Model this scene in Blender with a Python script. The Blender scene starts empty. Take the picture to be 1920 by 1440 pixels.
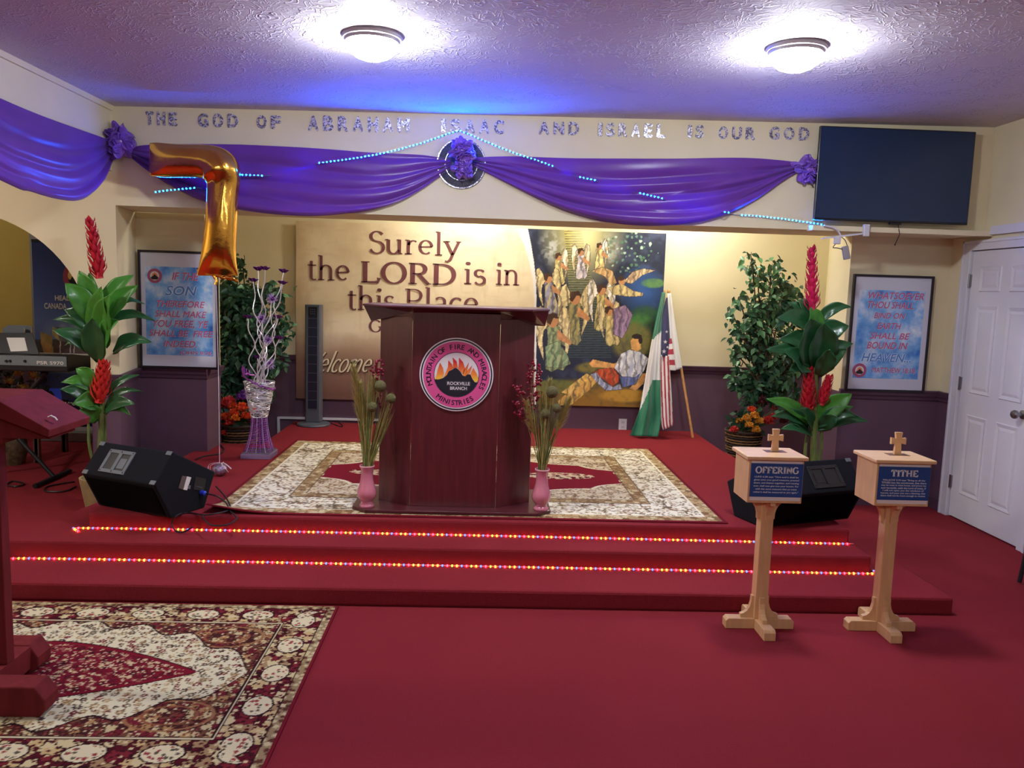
import bpy, bmesh, math, random
import numpy as np
from mathutils import Vector, Matrix, noise
random.seed(7)
scene = bpy.context.scene
COL = scene.collection

# ------------------------------------------------------------------ camera
H = 1.6
F = 1500.0
RX = Vector((0.99883979, -0.03645605, 0.03146474))
UP = Vector((-0.0270151, 0.11670006, 0.99279972))
FW = Vector((0.0398655, 0.99249789, -0.1155798))
cam = bpy.data.cameras.new('camera')
cam.sensor_width = 36.0
cam.lens = F / 1920 * 36.0
cam.clip_start = 0.05
cam_ob = bpy.data.objects.new('camera', cam)
COL.objects.link(cam_ob)
M3 = Matrix((RX, UP, -FW)).transposed()
cam_ob.matrix_world = Matrix.Translation((0, 0, H)) @ M3.to_4x4()
scene.camera = cam_ob

# ------------------------------------------------------------------ view + world
vs = scene.view_settings
vs.view_transform = 'Standard'
vs.look = 'None'
vs.gamma = 1.0
vs.exposure = 0.1
vs.use_curve_mapping = False
world = bpy.data.worlds.new('world')
scene.world = world
world.use_nodes = True
world.node_tree.nodes['Background'].inputs[0].default_value = (0.62, 0.6, 0.7, 1)
world.node_tree.nodes['Background'].inputs[1].default_value = 0.05

DOME_STRENGTH = 190.0
NICHE_STRENGTH = 160.0
LED_STRENGTH = 2600.0
ROPE_STRENGTH = 6.0
# ceiling lamps of the room: (x, y, in view); the unseen pair behind the camera is added as fill
LAMPS = [(-0.56, 4.02), (1.5, 4.02), (-0.56, -1.2), (1.5, -1.2), (-4.6, 3.2)]
NICHE_LAMPS = [(-0.1, 7.15), (1.85, 7.2), (-5.3, 7.2)]  # the last is an unseen lamp added to brighten the arch room

# ------------------------------------------------------------------ measuring helpers (pixel of the photograph -> point on a real plane)
def ray(x, y):
    return FW * F + RX * (x - 960) - UP * (y - 720)
def PZ(x, y, z):
    d = ray(x, y); t = (z - H) / d.z
    return Vector((0, 0, H)) + d * t
def PY(x, y, Y):
    d = ray(x, y); t = Y / d.y
    return Vector((0, 0, H)) + d * t
def PX(x, y, X):
    d = ray(x, y); t = X / d.x
    return Vector((0, 0, H)) + d * t
def V(*a):
    return Vector(a)

# ------------------------------------------------------------------ materials
def lin(c):
    c = c / 255.0
    return c / 12.92 if c <= 0.04045 else ((c + 0.055) / 1.055) ** 2.4
def C(r, g, b):
    return (lin(r), lin(g), lin(b), 1.0)
MATS = {}
def mat(name, col, rough=0.6, metal=0.0, var=0.0, vscale=20.0, bump=0.0, bscale=60.0, col2=None, stretch=None, sheen=0.0, coat=0.0, trans=0.0, spec=None, aniso=None):
    if name in MATS: return MATS[name]
    m = bpy.data.materials.new(name); m.use_nodes = True
    nt = m.node_tree; b = nt.nodes['Principled BSDF']
    b.inputs['Base Color'].default_value = col
    b.inputs['Roughness'].default_value = rough
    b.inputs['Metallic'].default_value = metal
    if sheen: b.inputs['Sheen Weight'].default_value = sheen
    if coat: b.inputs['Coat Weight'].default_value = coat; b.inputs['Coat Roughness'].default_value = 0.15
    if spec is not None: b.inputs['Specular IOR Level'].default_value = spec
    tc = nt.nodes.new('ShaderNodeTexCoord'); mp = nt.nodes.new('ShaderNodeMapping')
    nt.links.new(tc.outputs['Object'], mp.inputs[0])
    if stretch: mp.inputs['Scale'].default_value = stretch
    if var > 0 or col2:
        n = nt.nodes.new('ShaderNodeTexNoise'); n.inputs['Scale'].default_value = vscale; n.inputs['Detail'].default_value = 4
        nt.links.new(mp.outputs[0], n.inputs['Vector'])
        mx = nt.nodes.new('ShaderNodeMix'); mx.data_type = 'RGBA'
        c2 = col2 if col2 else tuple(max(0, v * (1 - var)) for v in col[:3]) + (1,)
        c1 = col if col2 else tuple(min(1, v * (1 + var)) for v in col[:3]) + (1,)
        mx.inputs[6].default_value = c1; mx.inputs[7].default_value = c2
        rp = nt.nodes.new('ShaderNodeMapRange'); rp.inputs[1].default_value = 0.3; rp.inputs[2].default_value = 0.7
        nt.links.new(n.outputs['Fac'], rp.inputs[0]); nt.links.new(rp.outputs[0], mx.inputs[0])
        nt.links.new(mx.outputs[2], b.inputs['Base Color'])
    if bump > 0:
        n2 = nt.nodes.new('ShaderNodeTexNoise'); n2.inputs['Scale'].default_value = bscale; n2.inputs['Detail'].default_value = 5
        nt.links.new(mp.outputs[0], n2.inputs['Vector'])
        bp = nt.nodes.new('ShaderNodeBump'); bp.inputs['Strength'].default_value = bump; bp.inputs['Distance'].default_value = 0.01
        nt.links.new(n2.outputs['Fac'], bp.inputs['Height']); nt.links.new(bp.outputs[0], b.inputs['Normal'])
    if trans > 0:
        t = nt.nodes.new('ShaderNodeBsdfTranslucent'); t.inputs[0].default_value = tuple(min(1, v * 1.3) for v in col[:3]) + (1,)
        ms = nt.nodes.new('ShaderNodeMixShader'); ms.inputs[0].default_value = trans
        nt.links.new(b.outputs[0], ms.inputs[1]); nt.links.new(t.outputs[0], ms.inputs[2])
        nt.links.new(ms.outputs[0], nt.nodes['Material Output'].inputs[0])
    MATS[name] = m
    return m
def emat(name, col, strength, rough=0.4):
    if name in MATS: return MATS[name]
    m = bpy.data.materials.new(name); m.use_nodes = True
    b = m.node_tree.nodes['Principled BSDF']
    b.inputs['Base Color'].default_value = (col[0], col[1], col[2], 1)
    b.inputs['Roughness'].default_value = rough
    b.inputs['Emission Color'].default_value = (col[0], col[1], col[2], 1)
    b.inputs['Emission Strength'].default_value = strength
    MATS[name] = m
    return m
def attr_mat(name, rough=0.7, bump=0.0, bscale=200.0, sheen=0.0, spec=0.3, var=0.0):
    m = bpy.data.materials.new(name); m.use_nodes = True
    nt = m.node_tree; b = nt.nodes['Principled BSDF']
    a = nt.nodes.new('ShaderNodeAttribute'); a.attribute_name = 'Col'
    nt.links.new(a.outputs['Color'], b.inputs['Base Color'])
    b.inputs['Roughness'].default_value = rough; b.inputs['Specular IOR Level'].default_value = spec
    if sheen: b.inputs['Sheen Weight'].default_value = sheen
    if bump:
        tc = nt.nodes.new('ShaderNodeTexCoord')
        n2 = nt.nodes.new('ShaderNodeTexNoise'); n2.inputs['Scale'].default_value = bscale
        nt.links.new(tc.outputs['Object'], n2.inputs['Vector'])
        bp = nt.nodes.new('ShaderNodeBump'); bp.inputs['Strength'].default_value = bump; bp.inputs['Distance'].default_value = 0.005
        nt.links.new(n2.outputs['Fac'], bp.inputs['Height']); nt.links.new(bp.outputs[0], b.inputs['Normal'])
    return m
def carpet_mat():
    m = mat('red_carpet', C(136, 41, 50), 0.95, var=0.16, vscale=260, bump=0.55, bscale=420, sheen=0.0, spec=0.1)
    return m

# ------------------------------------------------------------------ mesh builder
class MB:
    def __init__(s):
        s.v = []; s.f = []; s.mi = []
    def add(s, vs_, fs, mi=0):
        o = len(s.v)
        s.v.extend([tuple(p) for p in vs_])
        for f in fs:
            s.f.append(tuple(i + o for i in f)); s.mi.append(mi)
        return s
    def box(s, x0, x1, y0, y1, z0, z1, mi=0):
        return s.hexa([(x0,y0,z0),(x1,y0,z0),(x1,y1,z0),(x0,y1,z0),(x0,y0,z1),(x1,y0,z1),(x1,y1,z1),(x0,y1,z1)], mi)
    def hexa(s, p, mi=0):
        return s.add(p, [(3,2,1,0),(4,5,6,7),(0,1,5,4),(1,2,6,5),(2,3,7,6),(3,0,4,7)], mi)
    def obox(s, c, ax, ay, az, mi=0):
        c = Vector(c); ax = Vector(ax); ay = Vector(ay); az = Vector(az)
        return s.hexa([c-ax-ay-az, c+ax-ay-az, c+ax+ay-az, c-ax+ay-az, c-ax-ay+az, c+ax-ay+az, c+ax+ay+az, c-ax+ay+az], mi)
    def prism(s, poly, vec, mi=0):
        n = len(poly); vec = Vector(vec)
        a = [Vector(p) for p in poly]; b = [p + vec for p in a]
        return s.add(a + b, [tuple(range(n-1, -1, -1)), tuple(range(n, 2*n))] + [(i, (i+1) % n, n + (i+1) % n, n + i) for i in range(n)], mi)
    def tube(s, pts, r, n=8, mi=0, caps=True, squash=None):
        pts = [Vector(p) for p in pts]; k = len(pts)
        rs = r if isinstance(r, (list, tuple)) else [r] * k
        vs_ = []; up = None
        for i, p in enumerate(pts):
            t = (pts[min(i+1, k-1)] - pts[max(i-1, 0)])
            if t.length < 1e-9: t = Vector((0, 0, 1))
            t.normalize()
            if up is None:
                up = Vector((0, 0, 1)) if abs(t.z) < 0.9 else Vector((0, 1, 0))
            a = t.cross(up)
            if a.length < 1e-6: a = t.cross(Vector((1, 0, 0)))
            a.normalize(); b = a.cross(t); up = b
            for j in range(n):
                th = 2 * math.pi * j / n
                vs_.append(p + (a * math.cos(th) + b * math.sin(th) * (squash or 1)) * rs[i])
        fs = [(i*n + j, i*n + (j+1) % n, (i+1)*n + (j+1) % n, (i+1)*n + j) for i in range(k-1) for j in range(n)]
        if caps:
            fs.append(tuple(range(n-1, -1, -1))); fs.append(tuple((k-1)*n + j for j in range(n)))
        return s.add(vs_, fs, mi)
    def lathe(s, prof, c, n=24, mi=0, caps=True, axis=None):
        c = Vector(c); k = len(prof); vs_ = []
        if axis is None: ax, ay, az = V(1,0,0), V(0,1,0), V(0,0,1)
        else:
            az = Vector(axis).normalized(); ax = az.cross(V(0,0,1) if abs(az.z) < .9 else V(0,1,0)).normalized(); ay = az.cross(ax)
        for (r, z) in prof:
            for j in range(n):
                th = 2 * math.pi * j / n
                vs_.append(c + ax * (r * math.cos(th)) + ay * (r * math.sin(th)) + az * z)
        fs = [(i*n + j, i*n + (j+1) % n, (i+1)*n + (j+1) % n, (i+1)*n + j) for i in range(k-1) for j in range(n)]
        if caps:
            fs.append(tuple(range(n-1, -1, -1))); fs.append(tuple((k-1)*n + j for j in range(n)))
        return s.add(vs_, fs, mi)
    def ball(s, c, r, n=10, m=7, mi=0, sz=1.0):
        pr = [(max(1e-4, r * math.sin(math.pi * i / m)), -r * sz * math.cos(math.pi * i / m)) for i in range(m + 1)]
        return s.lathe(pr, c, n, mi)
    def grid(s, nu, nv, fn, mi=0, closeu=False):
        vs_ = [fn(i / nu if closeu else i / (nu - 1), j / (nv - 1)) for j in range(nv) for i in range(nu)]
        fs = []
        for j in range(nv - 1):
            for i in range(nu if closeu else nu - 1):
                i2 = (i + 1) % nu
                fs.append((j*nu + i, j*nu + i2, (j+1)*nu + i2, (j+1)*nu + i))
        return s.add(vs_, fs, mi)
    def poly(s, pts, mi=0):
        return s.add(pts, [tuple(range(len(pts)))], mi)
    def build(s, name, mats, parent=None, smooth=True, local=False, bevel=0.0, ang=35, solid=0.0, sub=0):
        me = bpy.data.meshes.new(name)
        off = Vector((0, 0, 0))
        if parent is not None and not local:
            q = parent
            while q is not None:
                off = off + Vector(q.location); q = q.parent
        me.from_pydata([tuple(Vector(p) - off) for p in s.v], [], s.f)
        if not isinstance(mats, (list, tuple)): mats = [mats]
        for m in mats: me.materials.append(m)
        me.polygons.foreach_set('material_index', s.mi)
        me.validate()
        if smooth:
            me.polygons.foreach_set('use_smooth', [True] * len(me.polygons))
            try: me.set_sharp_from_angle(angle=math.radians(ang))
            except Exception: pass
        me.update()
        o = bpy.data.objects.new(name, me); COL.objects.link(o)
        if parent is not None: o.parent = parent
        if bevel:
            b = o.modifiers.new('bevel', 'BEVEL'); b.width = bevel; b.segments = 2; b.limit_method = 'ANGLE'; b.angle_limit = math.radians(40)
        if solid:
            b = o.modifiers.new('solid', 'SOLIDIFY'); b.thickness = solid; b.offset = 0
        if sub:
            b = o.modifiers.new('sub', 'SUBSURF'); b.levels = sub; b.render_levels = sub
        return o
def tag(o, label=None, cat=None, group=None, kind=None):
    if label: o['label'] = label
    if cat: o['category'] = cat
    if group: o['group'] = group
    if kind: o['kind'] = kind
    return o
def thing(name, label, cat, loc, group=None, rz=0.0):
    o = bpy.data.objects.new(name, None); COL.objects.link(o)
    o.empty_display_size = 0.1
    o.location = loc; o.rotation_euler = (0, 0, rz)
    return tag(o, label, cat, group)
def struct(o):
    o['kind'] = 'structure'
    return o

# ------------------------------------------------------------------ lettering
_tc = {}
def text_geo(st, extrude=0.0, offset=0.0, shear=0.0, spacing=1.0, line=1.0, align='LEFT'):
    key = (st, extrude, offset, shear, spacing, line, align)
    if key in _tc: return _tc[key]
    cu = bpy.data.curves.new('lettering', 'FONT')
    cu.body = st; cu.extrude = extrude; cu.offset = offset; cu.shear = shear
    cu.space_character = spacing; cu.space_line = line; cu.align_x = align; cu.resolution_u = 3
    ob = bpy.data.objects.new('lettering', cu); COL.objects.link(ob)
    dg = bpy.context.evaluated_depsgraph_get()
    me = bpy.data.meshes.new_from_object(ob.evaluated_get(dg))
    vs_ = [tuple(v.co) for v in me.vertices]; fs = [tuple(p.vertices) for p in me.polygons]
    bpy.data.objects.remove(ob); bpy.data.curves.remove(cu); bpy.data.meshes.remove(me)
    _tc[key] = (vs_, fs)
    return _tc[key]
BOLD = ((0,0),(1,0),(-1,0),(0,1),(0,-1))
def text_fit(mb, st, p, w, h, right=(1,0,0), up=(0,0,1), mi=0, depth=0.0, bold=0.0, **kw):
    """text whose box has its lower left corner at p, w wide and h high (metres)"""
    vs_, fs = text_geo(st, extrude=0.0 if depth == 0 else 0.5, **kw)
    xs = [v[0] for v in vs_]; ys = [v[1] for v in vs_]
    x0, x1, y0, y1 = min(xs), max(xs), min(ys), max(ys)
    r = Vector(right).normalized(); u = Vector(up).normalized(); n = r.cross(u); p = Vector(p)
    sx = w / (x1 - x0 + 2*bold); sy = h / (y1 - y0 + 2*bold)
    for k_, (bx_, by_) in enumerate(BOLD if bold else BOLD[:1]):
        mb.add([p + r * ((v[0] - x0 + bold + bx_*bold) * sx) + u * ((v[1] - y0 + bold + by_*bold) * sy) + n * (v[2] * depth - k_*.00012) for v in vs_], fs, mi)
def text_arc(mb, st, c, rad, a0, a1, size, right=(1,0,0), up=(0,0,1), mi=0, flip=False, bold=0.0, **kw):
    """letters along an arc of centre c; angles in degrees, 90 = top"""
    c = Vector(c); r = Vector(right); u = Vector(up)
    n = len(st)
    for i, ch in enumerate(st):
        if ch == ' ': continue
        a = math.radians(a0 + (a1 - a0) * (i / max(1, n - 1)))
        vs_, fs = text_geo(ch, **kw)
        xs = [v[0] for v in vs_]; cx = (min(xs) + max(xs)) / 2
        er = r * math.cos(a) + u * math.sin(a)
        et = (u * math.cos(a) - r * math.sin(a)) * (1 if flip else -1)
        yu = er * (-1 if flip else 1)
        o = c + er * rad
        for k_, (bx_, by_) in enumerate(BOLD if bold else BOLD[:1]):
            mb.add([o + et * ((v[0] - cx + bx_*bold) * size) + yu * ((v[1] + by_*bold) * size - 0.35 * size) - r.cross(u) * (k_*.00012) for v in vs_], fs, mi)

# serif / script letters drawn as pen strokes: thick uprights, thin cross strokes, small serifs
def arc(cx, cy, rx, ry, a0, a1, n=14):
    return [(cx + rx * math.cos(math.radians(a0 + (a1 - a0) * i / n)), cy + ry * math.sin(math.radians(a0 + (a1 - a0) * i / n))) for i in range(n + 1)]
GL = {
 'S': (.46, [arc(.25,.53,.17,.155,25,270)[:] + arc(.25,.185,.19,.19,90,-160)], []),
 'u': (.56, [[(.12,.44),(.12,.17)] + arc(.26,.15,.14,.15,180,300,8) + [(.42,.12)], [(.43,.45),(.43,.0)]], [(.07,.44,.09),(.39,.44,.09),(.47,.01,.08)]),
 'r': (.38, [[(.12,.45),(.12,0)], [(.12,.28)] + arc(.26,.28,.13,.15,160,50,6)], [(.07,.44,.09),(.12,.01,.2)]),
 'e': (.47, [[(.07,.24),(.4,.26)] + arc(.235,.24,.17,.21,8,310,18)], []),
 'l': (.26, [[(.13,.74),(.13,0)]], [(.08,.73,.09),(.13,.01,.2)]),
 'y': (.5, [[(.08,.44),(.27,.02)], [(.44,.44),(.2,-.14),(.12,-.2),(.05,-.18)]], [(.09,.44,.19),(.43,.44,.15)]),
 't': (.32, [[(.14,.57),(.14,.1)] + arc(.23,.09,.09,.09,180,310,6), [(.03,.44),(.29,.44)]], []),
 'h': (.55, [[(.12,.74),(.12,0)], [(.12,.3)] + arc(.27,.29,.15,.16,160,0,8) + [(.42,.0)]], [(.07,.73,.09),(.12,.01,.2),(.43,.01,.2)]),
 'i': (.26, [[(.13,.45),(.13,0)], arc(.13,.62,.03,.03,0,360,8)], [(.08,.44,.09),(.13,.01,.2)]),
 's': (.38, [arc(.19,.335,.12,.105,30,260) + arc(.19,.125,.135,.125,80,-150)], []),
 'n': (.56, [[(.12,.45),(.12,0)], [(.12,.3)] + arc(.27,.29,.15,.16,160,0,8) + [(.42,.0)]], [(.07,.44,.09),(.12,.01,.2),(.43,.01,.2)]),
 'a': (.46, [arc(.22,.33,.13,.12,155,0,8) + [(.35,.08),(.42,.01)], [(.35,.25)] + arc(.2,.12,.13,.115,80,330,12)], []),
 'c': (.43, [arc(.24,.225,.175,.22,45,320,18)], []),
 'o': (.5, [arc(.25,.225,.185,.22,90,450,24)], []),
 'm': (.84, [[(.12,.45),(.12,0)], [(.12,.3)] + arc(.26,.29,.14,.16,160,0,8) + [(.40,.0)], [(.4,.3)] + arc(.54,.29,.14,.16,160,0,8) + [(.68,.0)]], [(.07,.44,.09)]),
 'L': (.56, [[(.14,.68),(.14,.0)], [(.14,.015),(.5,.015),(.52,.16)]], [(.14,.67,.24),(.1,.01,.14)]),
 'O': (.76, [arc(.38,.34,.3,.34,90,450,30)], []),
 'R': (.66, [[(.14,.68),(.14,0)], [(.14,.665),(.28,.665)] + arc(.3,.5,.19,.165,90,-90,10) + [(.14,.34)], [(.3,.33),(.58,.0)]], [(.1,.67,.14),(.14,.01,.24),(.6,.01,.12)]),
 'D': (.72, [[(.14,.68),(.14,0)], [(.14,.665),(.28,.665)] + arc(.3,.34,.33,.325,90,-90,14) + [(.14,.015)]], [(.1,.67,.14),(.1,.01,.14)]),
 'P': (.58, [[(.14,.68),(.14,0)], [(.14,.665),(.28,.665)] + arc(.3,.49,.2,.175,90,-90,10) + [(.14,.315)]], [(.1,.67,.14),(.14,.01,.24)]),
 'W': (.86, [[(.0,.6)] + arc(.06,.6,.05,.08,180,0,6) + [(.2,.02),(.46,.66),(.5,.02),(.84,.7)]], []),
 'G': (.7, [arc(.37,.34,.29,.34,40,330,24) + [(.62,.3)]], [(.6,.31,.22)]),
 'F': (.56, [[(.15,.68),(.15,0)], [(.15,.655),(.5,.655),(.5,.5)], [(.15,.34),(.4,.34)]], [(.1,.66,.14),(.15,.02,.28)]),
 'E': (.6, [[(.15,.68),(.15,0)], [(.15,.655),(.52,.655),(.52,.52)], [(.15,.34),(.42,.34)], [(.15,.025),(.54,.025),(.54,.17)]], [(.1,.66,.14),(.1,.02,.14)]),
 'I': (.34, [[(.17,.68),(.17,0)]], [(.17,.66,.28),(.17,.02,.28)]),
 'N': (.72, [[(.14,.68),(.14,0)], [(.14,.66),(.58,.02)], [(.58,.68),(.58,0)]], [(.11,.66,.2),(.14,.02,.24),(.58,.66,.24)]),
 'T': (.62, [[(.31,.68),(.31,0)], [(.04,.5),(.05,.655),(.57,.655),(.58,.5)]], [(.31,.02,.28)]),
 'H': (.74, [[(.15,.68),(.15,0)], [(.59,.68),(.59,0)], [(.15,.34),(.59,.34)]], [(.15,.66,.26),(.15,.02,.26),(.59,.66,.26),(.59,.02,.26)]),
}
def pen(mb, st, p, size, thick, thin, right=(1,0,0), up=(0,0,1), mi=0, shear=0.0, serif=0.03, sx=1.0, extra=0.0, gap=0.0, off=(0,0,0)):
    """draws st with its baseline starting at p; size = em in metres; returns advance"""
    r = Vector(right).normalized(); u = Vector(up).normalized(); p = Vector(p) + Vector(off)
    x = 0.0
    def W(q, X0):
        return p + r * ((X0 + q[0] * sx + q[1] * shear) * size) + u * (q[1] * size)
    for ch in st:
        if ch == ' ':
            x += .27 * sx; continue
        adv, strokes, serifs = GL[ch]
        for sk in strokes:
            L = []; Rr = []; k = len(sk)
            closed = (Vector(sk[0]) - Vector(sk[-1])).length < 1e-4
            for i, q in enumerate(sk):
                a = sk[i-1] if i > 0 else (sk[-2] if closed else sk[0]); b = sk[i+1] if i < k-1 else (sk[1] if closed else sk[-1])
                t = Vector((b[0]-a[0], b[1]-a[1]))
                if t.length < 1e-9: t = Vector((0, 1))
                t.normalize(); nrm = Vector((-t.y, t.x))
                w = (thin + (thick - thin) * abs(t.y) ** 1.5) / 2 + extra
                m = 1.0
                if 0 < i < k-1:
                    a1 = Vector((q[0]-a[0], q[1]-a[1])); b1 = Vector((b[0]-q[0], b[1]-q[1]))
                    if a1.length > 1e-9 and b1.length > 1e-9:
                        m = min(1.5, 1 / max(.5, math.cos(a1.angle(b1, 0) / 2)))
                L.append(W((q[0] + nrm.x*w*m, q[1] + nrm.y*w*m), x)); Rr.append(W((q[0] - nrm.x*w*m, q[1] - nrm.y*w*m), x))
            mb.add(L + Rr, [(i, k+i, k+i+1, i+1) for i in range(k-1)], mi)
        if serif:
            for (cx, cy, w) in serifs:
                h = serif/2 + extra
                q = [(cx-w/2-extra, cy-h), (cx+w/2+extra, cy-h), (cx+w/2+extra, cy+h), (cx-w/2-extra, cy+h)]
                mb.add([W(a, x) for a in q], [(0,1,2,3)], mi)
        x += adv * sx + gap
    return x * size
def pen_width(st, sx=1.0, gap=0.0):
    return sum((.27 * sx if ch == ' ' else GL[ch][0] * sx + gap) for ch in st)
def pen_fit(mb, st, p, w, size, thick, thin, **kw):
    g = kw.pop('gap', 0.0)
    k = (w / size - g * len(st.replace(' ', ''))) / pen_width(st)
    pen(mb, st, p, size, thick, thin, sx=k, gap=g, **kw)

# ------------------------------------------------------------------ painted cloth / rugs: a fine grid with one colour per vertex
def painted(name, nx, ny, pos, colors, material, parent=None, off=None):
    """pos(i,j arrays in 0..1) -> (N,3); colors (ny,nx,3) in sRGB 0..255"""
    u, v = np.meshgrid(np.linspace(0, 1, nx), np.linspace(0, 1, ny))
    co = pos(u.ravel(), v.ravel()).astype(np.float32)
    if off is not None: co = co - np.array(off, np.float32)
    idx = np.arange(nx * ny).reshape(ny, nx)
    q = np.stack([idx[:-1, :-1], idx[:-1, 1:], idx[1:, 1:], idx[1:, :-1]], -1).reshape(-1, 4)
    me = bpy.data.meshes.new(name)
    me.vertices.add(nx * ny); me.vertices.foreach_set('co', co.ravel())
    me.loops.add(q.size); me.loops.foreach_set('vertex_index', q.ravel().astype(np.int32))
    me.polygons.add(len(q)); me.polygons.foreach_set('loop_start', np.arange(0, q.size, 4, dtype=np.int32))
    me.update(calc_edges=True); me.validate()
    me.polygons.foreach_set('use_smooth', np.ones(len(q), bool))
    a = me.color_attributes.new('Col', 'FLOAT_COLOR', 'POINT')
    c = np.clip(colors.reshape(-1, 3) / 255.0, 0, 1)
    c = np.where(c <= 0.04045, c / 12.92, ((c + 0.055) / 1.055) ** 2.4)
    a.data.foreach_set('color', np.concatenate([c, np.ones((len(c), 1))], 1).astype(np.float32).ravel())
    me.materials.append(material)
    o = bpy.data.objects.new(name, me); COL.objects.link(o)
    if parent is not None: o.parent = parent
    return o
# ------------------------------------------------------------------ the room
Z1, Z2, ZS = .095, .19, .275
HY = 5.72                       # front face of the header over the stage
def zc(x): return 2.8023 + .01575 * x
cream = mat('cream_paint', C(224, 213, 178), 0.75, var=0.03, vscale=3, bump=0.05, bscale=90)
purple = mat('purple_paint', C(96, 68, 88), 0.65, var=0.05, vscale=4, bump=0.04, bscale=90)
railm = mat('purple_trim_paint', C(84, 58, 78), 0.5)
white = mat('white_trim_paint', C(214, 214, 222), 0.45, var=0.02, vscale=5)
carpet = carpet_mat()
RAIL = .90

def wallbox(m, x0, x1, y0, y1, z0, z1):
    """cream above the chair rail, purple below"""
    if z0 < RAIL: m.box(x0, x1, y0, y1, z0, min(RAIL, z1), 1)
    if z1 > RAIL: m.box(x0, x1, y0, y1, max(RAIL, z0), z1, 0)
W2 = [cream, purple]

m = MB(); m.box(-6, 5, -4.2, 8.7, -.1, 0); struct(m.build('floor', carpet, smooth=False))
# textured ceiling, very slightly out of level as in the photo
cm = bpy.data.materials.new('stomped_ceiling_plaster'); cm.use_nodes = True
nt = cm.node_tree; b = nt.nodes['Principled BSDF']; b.inputs['Base Color'].default_value = C(206, 200, 208); b.inputs['Roughness'].default_value = .7
tc = nt.nodes.new('ShaderNodeTexCoord')
n1 = nt.nodes.new('ShaderNodeTexNoise'); n1.inputs['Scale'].default_value = 5; n1.inputs['Detail'].default_value = 2
nt.links.new(tc.outputs['Object'], n1.inputs['Vector'])
mx = nt.nodes.new('ShaderNodeMix'); mx.data_type = 'VECTOR'; mx.inputs[0].default_value = .35
nt.links.new(tc.outputs['Object'], mx.inputs[4]); nt.links.new(n1.outputs['Color'], mx.inputs[5])
vo = nt.nodes.new('ShaderNodeTexVoronoi'); vo.feature = 'DISTANCE_TO_EDGE'; vo.inputs['Scale'].default_value = 30
nt.links.new(mx.outputs[1], vo.inputs['Vector'])
rp = nt.nodes.new('ShaderNodeMapRange'); rp.inputs[1].default_value = 0; rp.inputs[2].default_value = .12; rp.inputs[3].default_value = 1; rp.inputs[4].default_value = 0
nt.links.new(vo.outputs['Distance'], rp.inputs[0])
n3 = nt.nodes.new('ShaderNodeTexNoise'); n3.inputs['Scale'].default_value = 24; n3.inputs['Detail'].default_value = 5; n3.inputs['Distortion'].default_value = 1.5
nt.links.new(tc.outputs['Object'], n3.inputs['Vector'])
ad = nt.nodes.new('ShaderNodeMath'); ad.operation = 'MULTIPLY'
nt.links.new(rp.outputs[0], ad.inputs[0]); nt.links.new(n3.outputs['Fac'], ad.inputs[1])
bp = nt.nodes.new('ShaderNodeBump'); bp.inputs['Strength'].default_value = .6; bp.inputs['Distance'].default_value = .016
n4 = nt.nodes.new('ShaderNodeTexNoise'); n4.inputs['Scale'].default_value = 5.5; n4.inputs['Detail'].default_value = 1
nt.links.new(tc.outputs['Object'], n4.inputs['Vector'])
r4 = nt.nodes.new('ShaderNodeMapRange'); r4.inputs[1].default_value = .42; r4.inputs[2].default_value = .6; r4.inputs[3].default_value = .15
nt.links.new(n4.outputs['Fac'], r4.inputs[0])
a4 = nt.nodes.new('ShaderNodeMath'); a4.operation = 'MULTIPLY'
nt.links.new(ad.outputs[0], a4.inputs[0]); nt.links.new(r4.outputs[0], a4.inputs[1])
nt.links.new(a4.outputs[0], bp.inputs['Height']); nt.links.new(bp.outputs[0], b.inputs['Normal'])
m = MB(); m.hexa([(-6,-4.2,zc(-6)),(5,-4.2,zc(5)),(5,HY+.5,zc(5)),(-6,HY+.5,zc(-6)),(-6,-4.2,3.1),(5,-4.2,3.1),(5,HY+.5,3.1),(-6,HY+.5,3.1)])
struct(m.build('ceiling', cm, smooth=False))
m = MB(); m.box(-6, 5, HY+.5, 8.7, 2.75, 2.9); struct(m.build('ceiling_niche', cream, smooth=False))

# header (bulkhead) over the stage opening
m = MB(); m.hexa([(-2.724,HY,2.1),(3.6,HY,2.1),(3.6,HY+.5,2.1),(-2.724,HY+.5,2.1),(-2.724,HY,zc(-2.724)),(3.6,HY,zc(3.6)),(3.6,HY+.5,2.9),(-2.724,HY+.5,2.9)])
struct(m.build('wall_header', cream, smooth=False))
# wall with the arch, left of the stage, in the plane of the header
ca = V(-3.6, HY, 1.15); Ra = .876
m = MB(); t = .14
ring = [(ca.x + Ra, 0)] + [(ca.x + Ra * math.cos(math.radians(a)), ca.z + Ra * math.sin(math.radians(a))) for a in range(0, 181, 5)] + [(ca.x - Ra, 0)]
def arch_face(y):
    return [(x, y, z) for x, z in ring]
xr = -2.55
for seg in range(len(ring) - 1):
    (xa, za), (xb, zb) = ring[seg], ring[seg + 1]
    m.add([(xa,HY,za),(xb,HY,zb),(xb,HY+t,zb),(xa,HY+t,za)], [(0,1,2,3)], 0)          # the reveal
    if 0 < seg < len(ring) - 2:
        m.add([(xa,HY,za),(xb,HY,zb),(xb,HY,2.5),(xa,HY,2.5)], [(3,2,1,0)], 0)
        m.add([(xa,HY+t,za),(xb,HY+t,zb),(xb,HY+t,2.5),(xa,HY+t,2.5)], [(0,1,2,3)], 0)
for mi_, za_, zb2 in ((1, 0, RAIL), (0, RAIL, 2.1)):
    m.prism([(ca.x+Ra, HY, za_), (-2.545, HY, za_), (-2.635, 6.25, za_), (ca.x+Ra, 6.25, za_)], (0, 0, zb2-za_), mi_)
m.box(-6, -2.724, HY, HY + t, 2.5, zc(-6))
wallbox(m, -6, ca.x - Ra, HY, HY + t, 0, 2.5)
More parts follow.
